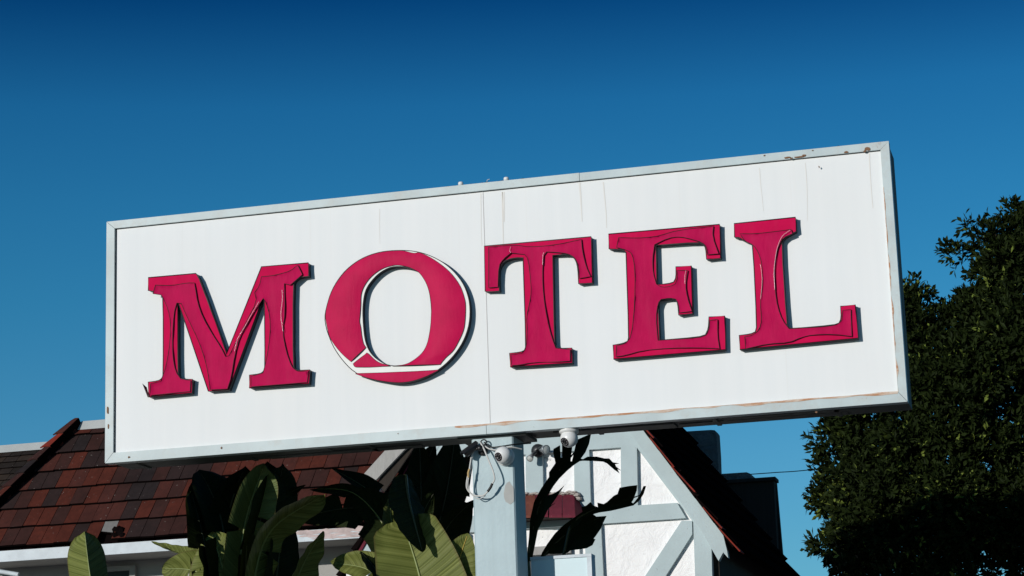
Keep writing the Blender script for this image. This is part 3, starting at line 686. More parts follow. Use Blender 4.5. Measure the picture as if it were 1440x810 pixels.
# rake timbers on the wall and barge boards outside
rb = gp(1002, 735); nr = Vector((ro_dir.x, 0, ro_dir.z)).normalized(); pr_ = Vector((nr.z, 0, -nr.x)); pr_ = pr_ if pr_.z < 0 else -pr_
nl = Vector((lo_dir.x, 0, lo_dir.z)).normalized(); pl_ = Vector((nl.z, 0, -nl.x)); pl_ = pl_ if pl_.z < 0 else -pl_
wr_in = (gp(955, 707) - r0).dot(pr_)
beam3([AP + pr_ * .072, rx(wr + .02) + pr_ * .072, rx(wr + .02) + pr_ * .072 + Vector((0, 0, -.13)), gp(955, 707), AP + pr_ * wr_in], 'timber', 'timber_paint', -.05, .002)
e1 = gp(1026, 786); e2 = gp(1019, 778); e3 = gp(1012.5, 790); e4 = gp(1001, 770)
beam3([AP, *[rx(AP.x + (rk.x - .02 - AP.x) * k_ / 14) + pr_ * (.012 * abs(noise.noise(Vector((k_ * 1.7, 0, 0)))) * 1.4) for k_ in range(1, 15)], gp(1024.5, 776), e1, e2, e3, e4, gp(990, 750), AP + pr_ * .0715], 'bargeboard', 'timber_paint', -.075, .002)
beam3([AP + pr_ * .0716, rx(wr) + pr_ * .0716, rx(wr) + pr_ * .0775, AP + pr_ * .0775], 'board_seam', 'dark_seam_shade', -.0505, .0)
lw = .135
cutL = gp(490, 800)
beam3([AP + pl_ * .0705, lx(cutL.x) + pl_ * .0705, lx(cutL.x) + pl_ * (.07 + lw), AP + pl_ * (.07 + lw)], 'timber', 'timber_paint', -.052, .002)
beam3([AP + pl_ * .045, lx(cutL.x) + pl_ * .045, lx(cutL.x) + pl_ * .07, AP + pl_ * .07], 'rake_moulding', 'tile_maroon', -.07, .001)
beam([(566, 646), (572, 648), (540, 694), (534, 689)], 'rake_moulding', 'pink_white', -.11, -.02)
mb = MB(); P = [gp(*q, 7.72) for q in [(499.5, 680), (548, 626), (576, 626), (567, 634), (501, 704)]]
mb.prism(P[::-1] if area2(P) < 0 else P, (0, .045, 0)); fix_normals(mb.build('bargeboard', 'grey_wood', bld, label='bare weathered grey board with its end split to a point'))
mb = MB(); P = [gp(*q, 7.765) for q in [(552, 640), (575, 626), (584, 626), (540, 692), (531, 678)]]
mb.prism(P[::-1] if area2(P) < 0 else P, (0, .02, 0)); fix_normals(mb.build('rake_lining', 'dark_seam_shade', bld))
# horizontals
beam([(585, 608), (913, 584), (905, 628), (585, 651.5)], y0=-.0485)
beam([(560, 733), (953.5, 708), (966, 729.5), (565, 756)], y0=-.0475)
# uprights
beam([(874.5, 629), (897, 627.5), (898.5, 712), (875, 714)])
beam([(808.7, 633), (830, 631.5), (832.5, 716), (810, 718)])
beam([(741, 638), (764.5, 636), (766, 722), (741, 723)])
beam([(676, 642), (698, 640), (699, 727), (677, 728)])
beam([(630, 645), (647, 644), (647.5, 731), (630, 732)])
beam([(823, 736), (846.5, 735), (851, 830), (827, 830)])
beam([(960, 733), (974.5, 733), (974.8, 752), (925, 830), (896, 830)], y0=-.046)
beam([(976, 727), (1001, 745), (1003.5, 830), (979.5, 830)], y0=-.0495)
beam([(640, 752), (662, 751), (664, 830), (642, 830)])
# side wall under the right eave
mb = MB(); ze = rx(wr).z; mb.box((wr + .001, YG + .04, 0), (wr + .05, 13.4, ze - .05)); mb.build('side_wall', 'dark_seam_shade', bld)  # near-black colour paints the wall's shade
# right roof slope with its tile courses, back to the chimney
YB0, YB1 = 7.80, 13.2
mb = MB(); Lr = (rx(rk.x + .05) - AP); nrm = Vector((-nr.z, 0, nr.x)); nrm = nrm if nrm.z > 0 else -nrm
n = 12
for i in range(n):
    a = AP + Lr * (i / n) + nrm * .002; b = AP + Lr * ((i + 1.08) / n)
    q = [a, b, b + nrm * .055, a + nrm * .015]
    mb.hexa([Vector((p.x, YB0 + .05, p.z)) for p in q] + [Vector((p.x, YB1, p.z)) for p in q], 0)
Ll = (lx(gp(480, 800).x) - AP); nrl = Vector((-nl.z, 0, nl.x)); nrl = nrl if nrl.z > 0 else -nrl
for i in range(n):
    a = AP + Ll * (i / n) + nrl * .002; b = AP + Ll * ((i + 1.08) / n)
    q = [a, b, b + nrl * .05, a + nrl * .012]
    mb.hexa([Vector((p.x, YB0 + .2, p.z)) for p in q] + [Vector((p.x, YB1, p.z)) for p in q], 0)
gr = fix_normals(mb.build('gable_roof', 'tile_shade', bld))  # whole roof near black: the right slope's shade is in its colour
# red verge tiles along the right rake
Lt = Lr.length; s_ = .35; r = random.Random(5)
while s_ < Lt - .10:
    ln = r.uniform(.24, .34); d = nr if nr.z < 0 else -nr
    a = AP + d * s_ + nrm * r.uniform(.004, .008); b = AP + d * (s_ + ln) + nrm * r.uniform(.014, .034)
    th = .011; mb = MB()
    q = [a, b, b + nrm * th, a + nrm * th]
    yy = YB0 - r.uniform(.0, .03)
    if r.random() < .18: s_ += ln * .5; continue
    mb.hexa([Vector((p.x, yy, p.z)) for p in q] + [Vector((p.x, YB0 + .2, p.z)) for p in q], 0); fix_normals(mb.build('verge_tile', 'tile_bright', bld))
    s_ += ln * .93
# chimney and rear wing
def blockpx(x0, x1, ytop, y0, y1, z0=0, dx0=0, dx1=0):
    a, b = gp(x0, ytop, y0), gp(x1, ytop, y0); zt = (a.z + b.z) / 2
    return [(a.x, y0, z0), (b.x + dx1, y0, z0), (b.x + dx1, y1, z0), (a.x, y1, z0), (a.x, y0, a.z), (b.x, y0, b.z), (b.x, y1, b.z), (a.x, y1, a.z)]
mb = MB(); P = []
yc0 = 13.3
for q in [(925, 609), (1000, 604.5), (1005, 605), (1007.5, 608.5), (1009.5, 640), (1011, 690), (930, 694)]: P.append(gp(*q, yc0))
mb.prism(P[::-1] if area2(P) < 0 else P, (.0, .22, 0)); fix_normals(mb.build('chimney', 'stucco_shade', bld))
mb = MB(); yw = 13.9
a, b = gp(960, 678, yw), gp(1088, 676, yw); e_ = gp(1091.5, 812, yw); e2_ = gp(1105.5, 812, yw + .25); t2 = gp(1090, 676, yw + .05)
zt = b.z
mb.hexa([(a.x, yw, 0), (e_.x, yw, 0), (e2_.x + .1, yw + .2, 0), (a.x, yw + .2, 0), (a.x, yw, zt), (b.x, yw, zt), (b.x + .01, yw + .2, zt), (a.x, yw + .2, zt)])
# buttress strip flaring from the wall's right edge
mb.hexa([(e_.x + .001, yw + .12, e_.z), (e2_.x, yw + .12, e_.z), (e2_.x, yw + .19, e_.z), (e_.x + .001, yw + .19, e_.z), (b.x + .002, yw + .12, zt - .03), (b.x + .012, yw + .12, zt - .03), (b.x + .012, yw + .19, zt - .03), (b.x + .002, yw + .19, zt - .03)])
rw = fix_normals(mb.build('rear_wing', 'dark_seam_shade', bld))  # the wing's shade is painted as a near-black colour
mb = MB(); c = gp(1091, 671, yw); mb.box((a.x, yw - .05, zt + .001), (c.x, yw + .22, c.z)); mb.build('parapet_cap', 'dark_seam_shade', rw)
mb = MB(); P = [gp(*q, yw - .02) for q in [(1000, 669), (1012, 666.5), (1050, 664), (1055, 666), (1055.5, 674), (1000, 676)]]
mb.prism(P[::-1] if area2(P) < 0 else P, (0, .5, 0)); fix_normals(mb.build('parapet_upstand', 'stucco_shade', rw))
# little tiled pent roof on the gable
pr_o = thing('_tmp', '', '', (0, 0, 0)); bpy.data.objects.remove(pr_o)
yt, yb_ = YG - .06, YG - .34
mb = MB(); N = 6; xs = [704, 738, 756, 776, 796]
top = lambda x: gp(x, 694.5 - (x - 738) * .03, yt); bot = lambda x: gp(x, 725.0 - (x - 738) * .005, yb_)
cols = [(690, 688, 721, 719), (722, 720, 738, 737), (739, 738, 752.5, 752), (753.5, 753, 772, 771), (773, 772, 790.5, 790)]
for i, (t0, b0, t1, b1x) in enumerate(cols):
    q = [bot(b0), bot(b1x), top(t1), top(t0)]; dn = Vector((0, .0, -.02)); lift = Vector((0, -.012 * (i % 2), .004 * (i % 2)))
    mb.hexa([p + lift + dn for p in q] + [p + lift for p in q], 1 if i == 2 else 0)
q = [bot(791), bot(809), top(806), top(791)]; mb.hexa([p + Vector((0, 0, -.02)) for p in q] + list(q), 0)
hq = [bot(809.6), gp(822.5, 719, YG - .05), top(807), top(806)]
mb.hexa([p + Vector((0, 0, -.02)) for p in hq] + list(hq), 0)
pent = fix_normals(mb.build('pent_roof', ['tile_maroon', 'tile_orange'], bld))
mb = MB(); r = random.Random(8)
P_ = smooth_path([gp(690, 697, yt - .02), gp(740, 694, yt - .02), gp(790, 693, yt - .02), gp(808, 693, yt - .02), gp(814, 702, yt - .015)], 12)
for i, p in enumerate(P_[:-1]):
    mb.lathe(p + Vector((0, r.uniform(-.01, .01), r.uniform(-.012, .008))), (0, 0, 1), [(.001, -.02), (r.uniform(.026, .036), -.008), (r.uniform(.02, .03), .004), (.001, .010)], 7, 0, False)
mb.build('mortar_bed', 'mortar', pent)
mb = MB(); a, b = gp(690, 733, YG - .05), gp(812, 727, YG - .05)
mb.box((a.x, YG - .28, gp(740, 729.5, YG - .28).z), (b.x - .05, YG - .0485, gp(740, 724, YG - .28).z - .004)); mb.build('bracket_board', 'dark_seam_shade', pent)
# window under the pent roof
mb = MB(); w0, w1 = gp(736, 776), gp(801, 836)
win = None
def wbox(x0, y0, x1, y1, ya, yb2, mat, name, par):
    a, b = gp(x0, y0), gp(x1, y1); mb = MB(); mb.box((a.x, YG + ya, b.z), (b.x, YG + yb2, a.z)); return mb.build(name, mat, par)
win = wbox(700, 784, 803, 840, -.012, .0, 'glass_dark', 'window', bld)
wbox(696, 774.5, 806, 779, -.10, .001, 'grey_wood', 'window_head', win)
wbox(700, 779.5, 803, 785, -.03, .001, 'fascia_white', 'frame', win)
wbox(803.5, 771, 819, 840, -.045, .001, 'camera_white', 'jamb', win)
wbox(760, 785.2, 764, 840, -.028, .001, 'fascia_white', 'mullion', win)

# ---- main tiled roof on the left
YE = 8.45; ang_r = math.radians(51)
E0 = gp(0, 773, YE); E1 = gp(264, 755, YE)
ez = (gp(100, 767.3, YE).z)
P0 = Vector((0, YE, ez)); up = Vector((0, math.cos(ang_r), math.sin(ang_r))); nR = Vector((0, -math.sin(ang_r), math.cos(ang_r)))
def ruv(px, py): p = hit(px, py, P0, nR); return p.x, (p - P0).dot(up)
hu0, hv0 = ruv(2, 716); hu1, hv1 = ruv(112, 604)
def hipu(v): return hu0 + (hu1 - hu0) * (v - hv0) / (hv1 - hv0)
vt = ruv(140, 604)[1]; exp_ = vt / 6.42; tw = .1455
def rp(u, v, h): return Vector((u, P0.y, P0.z)) + up * v + nR * h
umax = ruv(640, 700)[0]; umin = hipu(0)
mb = MB(); r = random.Random(21)
row = 0; v = 0.0
missing = ruv(165, 747)
for row in range(7):
    v0 = row * exp_; v1 = min(v0 + exp_ * 1.10, vt + .02)
    if v0 > vt - .02: break
    u = umin - .3 + (row % 2) * .0 + r.uniform(0, tw)
    while u < umax:
        w = tw * r.uniform(.97, 1.03); u0 = max(u, hipu(v0)); u1 = max(u + w - .005, hipu(v0)); u0t = max(u, hipu(v1)); u1t = max(u + w - .005, hipu(v1))
        if u1t - u0t > .003 or u1 - u0 > .003:
            red = .5 * noise.noise(Vector((u * .8, v0 * 1.1, 4))) + .12 * (u - umin) / 1.2 - .08
            x = r.random() + red * 1.2
            mi = 4 if x < .12 else 3 if x < .32 else 2 if x < .56 else 1 if x < .82 else 0
            h = .034 + r.uniform(-.003, .003); th = .024; tl_ = r.uniform(-.002, .002); dv = r.uniform(-.006, .006)
            if row == 0 and abs(u + w / 2 - missing[0]) < tw * .5:
                # slipped, broken tile with bare batten showing
                q = [rp(u0, v0 + .13, h - .02), rp(u1, v0 + .10, h - .02), rp(u1t, v1, .01), rp(u0t, v1, .01)]
                mb.hexa(q + [p + nR * th for p in q], 6, [6, 6, 5, 5, 5, 5])
            else:
                # lower edge jagged for the broken eave tiles
                q = [rp(u0, v0 + dv, h + tl_), rp(u1, v0 + dv, h - tl_), rp(u1t, v1 + dv, .006), rp(u0t, v1 + dv, .006)]
                mb.hexa(q + [p + nR * th for p in q], mi, [5, mi, 5, 5, 5, 5])  # edge faces carry the painted course shadows
        u += w
main = fix_normals(mb.build('main_roof', ['tile_red', 'tile_rust', 'tile_brown', 'tile_dark', 'tile_slate', 'tile_shade', 'old_batten'], bld))
mb = MB(); q = [rp(umin, 0, -.02), rp(umax, 0, -.02), rp(umax, vt, -.02), rp(hipu(vt), vt, -.02)]
mb.prism(q, -nR * .05); mb.build('roof_deck', 'tile_shade', main)
# rubble and hole at the broken tile
mb = MB(); r = random.Random(6)
for i in range(10):
    c = hit(166 + r.uniform(-8, 8), 748 + r.uniform(-5, 6), P0 + nR * .05, nR)
    mb.lathe(c, (r.uniform(-1, 1), -1, r.uniform(-.3, .6)), [(.001, -.03), (r.uniform(.02, .05), -.005), (r.uniform(.02, .04), .012), (.001, .02)], 6, 0, False)
mb.build('broken_tile', 'tile_shade', main)
# hip tiles
hb = rp(hu0, hv0, 0); ht = rp(hu1, hv1, 0); hd = (ht - hb); HL = hd.length; hd.normalize()
hb = hb - hd * .6; HL += .6
sdv = hd.cross(nR).normalized(); n = 9; r = random.Random(9)
cols_ = [2, 1, 4, 0, 2, 4, 2, 5, 1]
for i in range(n):
    mb = MB(); a = hb + hd * (HL * i / n - .02); b = hb + hd * (HL * (i + 1) / n + .03); h0, h1 = .115, .10
    wd = .075
    prof = [(-wd * 1.9, -.03), (-wd * .6, .022), (wd * .35, .04), (wd * .42, .035), (wd * .45, -.12)]
    A_ = [a + sdv * x + nR * (h0 + z) for x, z in prof]; B_ = [b + sdv * x * .8 + nR * (h1 + z) for x, z in prof]
    mb.grid([A_[:3], B_[:3]], 0, False); mb.grid([A_[2:], B_[2:]], 1, False)  # right-hand drop painted near black as its shaded side
    A2 = [p - nR * .014 for p in A_]; B2 = [p - nR * .014 for p in B_]
    mb.grid([B2, A2], 0, False); mb.grid([A2, A_], 0, False)
    fix_normals(mb.build('hip_tile', [['tile_red', 'tile_rust', 'tile_brown', 'tile_maroon', 'tile_slate', 'tile_bright'][cols_[i]], 'tile_shade'], main))
# hip end slope, facing left
mb = MB(); hbm = rp(hipu(0), 0, .0); mb.poly([hbm, rp(hu1, hv1, 0), rp(hu1, hv1, 0) + Vector((0, 4, 0)), hbm + Vector((0, 4, 0))]); mb.build('hip_slope', 'tile_dark', main)
mb = MB()
rt = rp(hu1 - .02, vt, .03); re = rp(umax, vt, .03)
mb.hexa([rt + Vector((0, -.03, -.015)), re + Vector((0, -.03, -.015)), re + Vector((0, .12, -.02)), rt + Vector((0, .12, -.02)), rt + Vector((.06, -.005, .075)), re + Vector((0, -.005, .075)), re + Vector((0, .06, .085)), rt + Vector((.06, .06, .085))])
fix_normals(mb.build('ridge_cap', 'ridge_metal', main))
# white fascia, soffit, wall and window under the eave
zf1 = ez - .0; hf = 16.2 * mpp(YE)
x0, x1 = gp(-60, 770, YE).x, gp(515, 745, YE).x
mb = MB(); mb.box((x0, YE + .015, ez - hf - .004), (x1, YE + .05, ez - .004)); mb.build('fascia', 'fascia_white', bld)
xa2, xb2 = gp(408, 748, YE).x, x1 + .02
for (f0, f1, z0_, z1_, yy, sd_) in ((0, 1, .58, .95, .011, 1), (.1, .9, .30, .55, .0125, 2), (.25, 1, .08, .28, .0105, 3)):
    top_ = []; bot_ = []
    for k_ in range(25):
        x = xa2 + (xb2 - xa2) * (f0 + (f1 - f0) * k_ / 24); w_e = min(1, k_ / 3, (24 - k_) / 2 + .2)
        nz_ = noise.noise(Vector((k_ * .5, sd_ * 9, 0)))
        mz = (z0_ + z1_) / 2 + .12 * noise.noise(Vector((k_ * .2, sd_ * 5, 3))); hh = (z1_ - z0_) / 2 * w_e * (1 + .7 * nz_)
        top_.append((x, YE + yy, ez - hf * (1 - mz - hh))); bot_.append((x, YE + yy, ez - hf * (1 - mz + hh)))
    mb = MB(); mb.grid([bot_, top_], 0, False); mb.build('peeling_paint', 'pink_white', bld)
mb = MB(); zs = ez - hf + .012
for i in range(4):
    mb.box((x0, YE + .052 + i * .15, zs), (x1 + .6, YE + .052 + i * .15 + .146, zs + .02))
mb.build('soffit', 'soffit_grey', bld)
yw2 = YE + .66
mb = MB(); mb.box((x0, yw2, 0), (x1 + .6, yw2 + .2, zs + .03)); mb.build('eave_wall', 'soffit_grey', bld)
wv_ = gp(182, 803, yw2)
w_ = MB(); w_.box((wv_.x - .28, yw2 - .02, wv_.z - 1.1), (wv_.x + .02, yw2 - .001, wv_.z)); w_ = w_.build('window', 'glass_dark', bld)
mb = MB(); mb.box((wv_.x + .02, yw2 - .05, wv_.z - 1.1), (wv_.x + .08, yw2 - .001, wv_.z + .05)); mb.box((wv_.x - .34, yw2 - .052, wv_.z + .001), (wv_.x + .0195, yw2 - .001, wv_.z + .05)); mb.build('frame', 'soffit_grey', w_)
# white vent pipe end low at the left edge
vp = tag(None, '', '') if False else None
mb = MB(); mb.tube([gp(-10, 802, YE + .1), gp(26, 808, YE + .12)], .022, 8); fix_normals(mb.build('eave_pipe', 'fascia_white', bld))

# ---- neighbouring roof at far left
YN = 13.0; an = math.radians(42)
Pn = gp(40, 634, YN); upn = Vector((0, math.cos(an), math.sin(an))); nN = Vector((0, -math.sin(an), math.cos(an)))
nh = thing('neighbouring_house', 'house with a weathered brown shingle roof and grey metal ridge, behind the left hip', 'house', (Pn.x - 1.5, YN + 2, 0))
mb = MB(); r = random.Random(31); xl, xr = gp(-160, 640, YN).x, gp(190, 640, YN).x
ex2 = .128; nrow = 34
def npn(u, v, h): return Vector((u, Pn.y, Pn.z)) + upn * v + nN * h
for i in range(nrow):
    v0 = -ex2 * (i + 1); v1 = v0 + ex2 * 1.15; u = xl + r.uniform(0, .15)
    while u < xr:
        w = r.uniform(.12, .21); mi = r.choice([0, 0, 1, 1, 2]); dv = r.uniform(-.008, .004)
        q = [npn(u, v0 + dv, .022), npn(u + w - .006, v0 + dv, .022), npn(u + w - .006, min(v1, .0), .004), npn(u, min(v1, .0), .004)]
        mb.hexa(q + [p + nN * .010 for p in q], mi, [3, mi, 3, 3, 3, 3]); u += w  # shingle edges painted near black as shadow lines too
nro = fix_normals(mb.build('shingle_roof', ['shingle_a', 'shingle_b', 'shingle_c', 'tile_shade'], nh))
mb = MB(); q = [npn(xl, -ex2 * nrow, -.01), npn(xr, -ex2 * nrow, -.01), npn(xr, 0, -.01), npn(xl, 0, -.01)]; mb.prism(q, -nN * .05); mb.build('roof_deck', 'tile_shade', nro)
mb = MB(); a = npn(xl, 0, .02); b = npn(xr, 0, .02)
mb.hexa([a + Vector((0, -.04, -.02)), b + Vector((0, -.04, -.02)), b + Vector((0, .15, -.03)), a + Vector((0, .15, -.03)), a + Vector((0, 0, .075)), b + Vector((0, 0, .075)), b + Vector((0, .1, .08)), a + Vector((0, .1, .08))])
fix_normals(mb.build('ridge_cap', 'ridge_metal', nro))
lowv = npn(0, -ex2 * nrow, 0)
mb = MB(); mb.box((xl + .2, lowv.y + .3, 0), (xr - .2, lowv.y + .5, lowv.z + .25)); mb.build('wall', 'stucco', nh)

# ---- floodlight fixture on the gable's collar beam
yf = YG - .05
fl = thing('floodlight', 'small twin-headed floodlight on the pale blue gable beam, just right of the post', 'lamp', gp(756, 634, yf))
mb = MB(); c = gp(757, 634, yf); mb.lathe((c.x, yf + .0005, c.z), (0, -1, 0), [(.001, 0), (.06, 0), (.06, .025), (.045, .04), (.001, .042)], 18)
mb.tube(smooth_path([c + Vector((0, -.03, 0)), gp(760, 630, yf - .1), gp(764, 631, yf - .12)], 4), .014, 8); mb.tube(smooth_path([c + Vector((0, -.03, 0)), gp(752, 637, yf - .1), gp(748, 641, yf - .11)], 4), .014, 8)
fix_normals(mb.build('mount', 'black_plastic', fl))
for (px, py, d, sc) in ((768, 632.5, (.75, -.62, -.20), .042), (745, 645, (-.2, -.75, -.62), .03)):
    c = gp(px, py, yf - .13); mb = MB(); d = Vector(d).normalized()
    mb.lathe(c, d, [(.001, -.085), (sc * .5, -.08), (sc * .62, -.05), (sc, -.008), (sc * 1.03, .004), (sc * .94, .004)], 18); h = fix_normals(mb.build('lamp_head', 'steel', fl))
    mb = MB(); mb.lathe(c, d, [(sc * .94, .0), (sc * .6, .006), (.001, .009)], 18); fix_normals(mb.build('lens', 'lamp_glass', h))

# ---- overhead wire
mb = MB(); mb.tube(smooth_path([gp(1055, 667, 14.1), gp(1090, 664.5, 14.3), gp(1145, 660, 14.6), gp(1300, 640, 15.5), gp(1520, 600, 17)], 6), .0055, 5)
wire = tag(mb.build('overhead_wire', 'cable_black', None, gp(1090, 664.5, 14.3)), 'thin black overhead wire running from the dark parapet to the tree', 'wire')
# ================================================================== BIRD-OF-PARADISE PLANTS
def bez(p, n):
    """de Casteljau through a control polygon"""
    out = []
    for i in range(n + 1):
        t = i / n; q = [Vector(x) for x in p]
        while len(q) > 1: q = [q[j].lerp(q[j + 1], t) for j in range(len(q) - 1)]
        out.append(q[0])
    return out
def leaf(parent, ctrl, Y, w, roll=0, fold=25, mat='leaf_green', rib='midrib_green', tears=(), wr=None, seed=0, dY=None, tip=.0, root=None, lab=None, side_scale=(1, 1), droop=0, prof=None):
    """ctrl: midrib points in photo pixels from base to tip at depth Y (+dY each); w: full width in pixels;
    roll: degrees the blade is turned about its midrib (0 faces the viewer's side, + turns it to the right)"""
    r = random.Random(seed * 7 + 1)
    P = [at(px, py, Y + (dY[i] if dY else 0)) for i, (px, py) in enumerate(ctrl)]
    N = 36; path = smooth_path(P, 12); 
    L = [0]
    for i in range(len(path) - 1): L.append(L[-1] + (path[i + 1] - path[i]).length)
    def atl(s):
        d = s * L[-1]; j = 0
        while j < len(L) - 2 and L[j + 1] < d: j += 1
        return path[j].lerp(path[j + 1], (d - L[j]) / max(1e-9, L[j + 1] - L[j]))
    path = [atl(i / N) for i in range(N + 1)]
    W_ = w * mpp(Y) / 2; rows = {-1: [], 1: []}; fo = math.radians(fold); K = 6
    to_cam = (CAM - path[N // 2]).normalized()
    for i in range(N + 1):
        t = (path[min(i + 1, N)] - path[max(i - 1, 0)]).normalized()
        nrm = (to_cam - t * to_cam.dot(t)).normalized()
        nrm = Quaternion(t, math.radians(roll)) @ nrm
        side = t.cross(nrm).normalized()
        s = i / N
        ww = W_ * (prof(s) if prof else (max(0, math.sin(PI * min(1, (s * .985 + .012)) ** .82)) ** .62))
        for sg in (-1, 1):
            rw = []
            for k_ in range(K + 1):
                f = k_ / K; x = ww * side_scale[(sg + 1) // 2] * f
                wav = .018 * noise.noise(Vector((s * 9 + seed, f * 2, sg))) * f
                lift = math.sin(fo) * x - droop * f * f * ww + wav
                rw.append(path[i] + side * sg * math.cos(fo) * x + nrm * lift)
            rows[sg].append(rw)
    mb = MB()
    tears = list(tears)
    for sg in (-1, 1):
        cuts = sorted([t_ for t_ in tears if (t_ > 0) == (sg > 0)], key=abs)
        # split the half blade at the tears; every strip past a tear sags a little differently
        bounds = [0] + [max(1, min(N - 1, int(abs(c_) * N))) for c_ in cuts] + [N]
        for bi in range(len(bounds) - 1):
            i0, i1 = bounds[bi], bounds[bi + 1]
            if i1 <= i0: continue
            sag = Vector((r.uniform(-.012, .012), r.uniform(-.02, .02), r.uniform(-.03, .004))) if cuts else Vector((0, 0, 0))
            seg = []; us = []
            for i in range(i0, i1 + 1):
                g0 = 0
                if bi > 0 and i == i0: g0 = .8
                if bi < len(bounds) - 2 and i == i1: g0 = -.8
                rw = []
                for k_ in range(K + 1):
                    f = k_ / K; p = rows[sg][i][k_].copy()
                    if g0 and 0 < i < N: p = p.lerp(rows[sg][max(0, min(N, i + (1 if g0 > 0 else -1)))][k_], abs(g0) * f)
                    rw.append(p + sag * f * f)
                seg.append(rw); us.append([(i / N, sg * k_ / K) for k_ in range(K + 1)])
            if sg < 0: mb.grid(seg, 0, True, False, us)
            else: mb.grid([x[::-1] for x in seg], 0, True, False, [x[::-1] for x in us])
    o = mb.build('leaf', mat, parent, label=lab)
    mb = MB(); rt = [Vector(root)] if root is not None else []
    full = rt and smooth_path([rt[0], rt[0].lerp(path[0], .55) + Vector((0, .0, .12)), path[0]], 6)[:-1] or []
    rr = max(.006, W_ * .045)
    pth = full + [p - (to_cam * -.003) for p in path[:-1]]
    mb.tube(pth, rr * 1.5, 6, 0, False, True, .18)
    mb.build('midrib', rib, o)
    return o
def plant(label, px, Y, stems):
    b = at(px, 800, Y); b.z = 0
    t = thing('bird_of_paradise_plant', label, 'plant', b, 'big-leaved plants behind the sign')
    for i, (dx, h, rad) in enumerate(stems):
        mb = MB(); mb.tube(smooth_path([b + Vector((dx * .4, 0, -.05)), b + Vector((dx * .7, .05, h * .5)), b + Vector((dx, 0, h))], 5), rad, 8, 0, False, True, .7); mb.build('stem', 'bark', t)
    return t, b
# --- left plant
t, b = plant('large-leaved plant under the left half of the sign, one rounded leaf at its left', 330, .5, [(-.25, 2.0, .07), (.1, 2.2, .08), (.35, 1.9, .06)])
rt = b + Vector((0, 0, 2.1)); rtl = b + Vector((-.6, 0, 1.9))
rnd_tip = lambda s: (min(1, (s / .25)) ** .6) * (max(0, 1 - max(0, (s - .78) / .22) ** 2.2) ** .5)
broad = lambda s: (min(1, (s / .22)) ** .6) * (1 - .18 * max(0, (s - .5) / .5)) * max(0, 1 - max(0, (s - .80) / .2) ** 2.0) ** .55
G, D, DR = 'leaf_green', 'leaf_deep', 'midrib_shade'
leaf(t, [(138, 930), (132, 850), (124, 790), (119, 747)], .5, 80, 4, -46, G, seed=1, root=rtl, lab='rounded green leaf standing apart on the left, half in shade', prof=rnd_tip)
leaf(t, [(330, 800), (280, 783), (245, 776), (213, 762)], .55, 30, 62, 30, G, seed=2, root=rt)
leaf(t, [(360, 870), (310, 822), (270, 802), (228, 800)], .52, 80, -12, 10, G, seed=3, root=rt, tears=(-.4, -.6, -.75))
leaf(t, [(332, 890), (322, 830), (306, 775), (297, 748)], .45, 110, -6, 8, G, seed=5, root=rt, tears=(-.55, -.7, .7))
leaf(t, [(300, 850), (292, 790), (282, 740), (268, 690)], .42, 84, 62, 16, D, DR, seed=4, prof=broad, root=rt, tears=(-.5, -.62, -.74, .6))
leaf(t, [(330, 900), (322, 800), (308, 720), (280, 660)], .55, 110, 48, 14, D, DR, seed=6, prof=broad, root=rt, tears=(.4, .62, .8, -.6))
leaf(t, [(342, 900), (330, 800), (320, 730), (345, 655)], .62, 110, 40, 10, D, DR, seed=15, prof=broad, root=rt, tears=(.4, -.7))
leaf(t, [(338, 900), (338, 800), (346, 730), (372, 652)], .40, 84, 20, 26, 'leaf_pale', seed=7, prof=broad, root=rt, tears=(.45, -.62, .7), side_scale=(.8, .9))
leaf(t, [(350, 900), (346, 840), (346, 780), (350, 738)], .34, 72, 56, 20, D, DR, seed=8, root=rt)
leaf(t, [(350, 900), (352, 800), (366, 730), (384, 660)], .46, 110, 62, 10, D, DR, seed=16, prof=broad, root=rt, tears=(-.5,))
leaf(t, [(352, 900), (360, 800), (386, 740), (456, 696)], .38, 130, 56, 22, G, seed=9, prof=broad, root=rt, side_scale=(1.0, .5), tears=(.5,))
leaf(t, [(392, 900), (405, 850), (428, 790), (455, 747)], .42, 74, 58, 18, G, seed=10, root=rt)
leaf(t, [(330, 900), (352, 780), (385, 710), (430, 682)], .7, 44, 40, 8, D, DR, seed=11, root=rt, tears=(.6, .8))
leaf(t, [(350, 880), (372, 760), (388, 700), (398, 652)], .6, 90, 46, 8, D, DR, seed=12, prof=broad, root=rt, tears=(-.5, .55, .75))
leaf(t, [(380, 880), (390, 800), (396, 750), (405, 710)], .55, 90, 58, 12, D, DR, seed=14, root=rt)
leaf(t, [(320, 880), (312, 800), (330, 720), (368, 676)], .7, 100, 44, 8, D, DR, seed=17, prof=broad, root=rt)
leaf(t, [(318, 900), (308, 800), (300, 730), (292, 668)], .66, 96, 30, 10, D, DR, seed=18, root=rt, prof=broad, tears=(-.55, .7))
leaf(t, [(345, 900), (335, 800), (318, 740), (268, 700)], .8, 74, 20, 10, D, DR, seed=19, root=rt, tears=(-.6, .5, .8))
leaf(t, [(360, 900), (362, 800), (372, 715), (376, 648)], .72, 84, 26, 10, D, DR, seed=20, root=rt, prof=broad, tears=(-.5, .65))
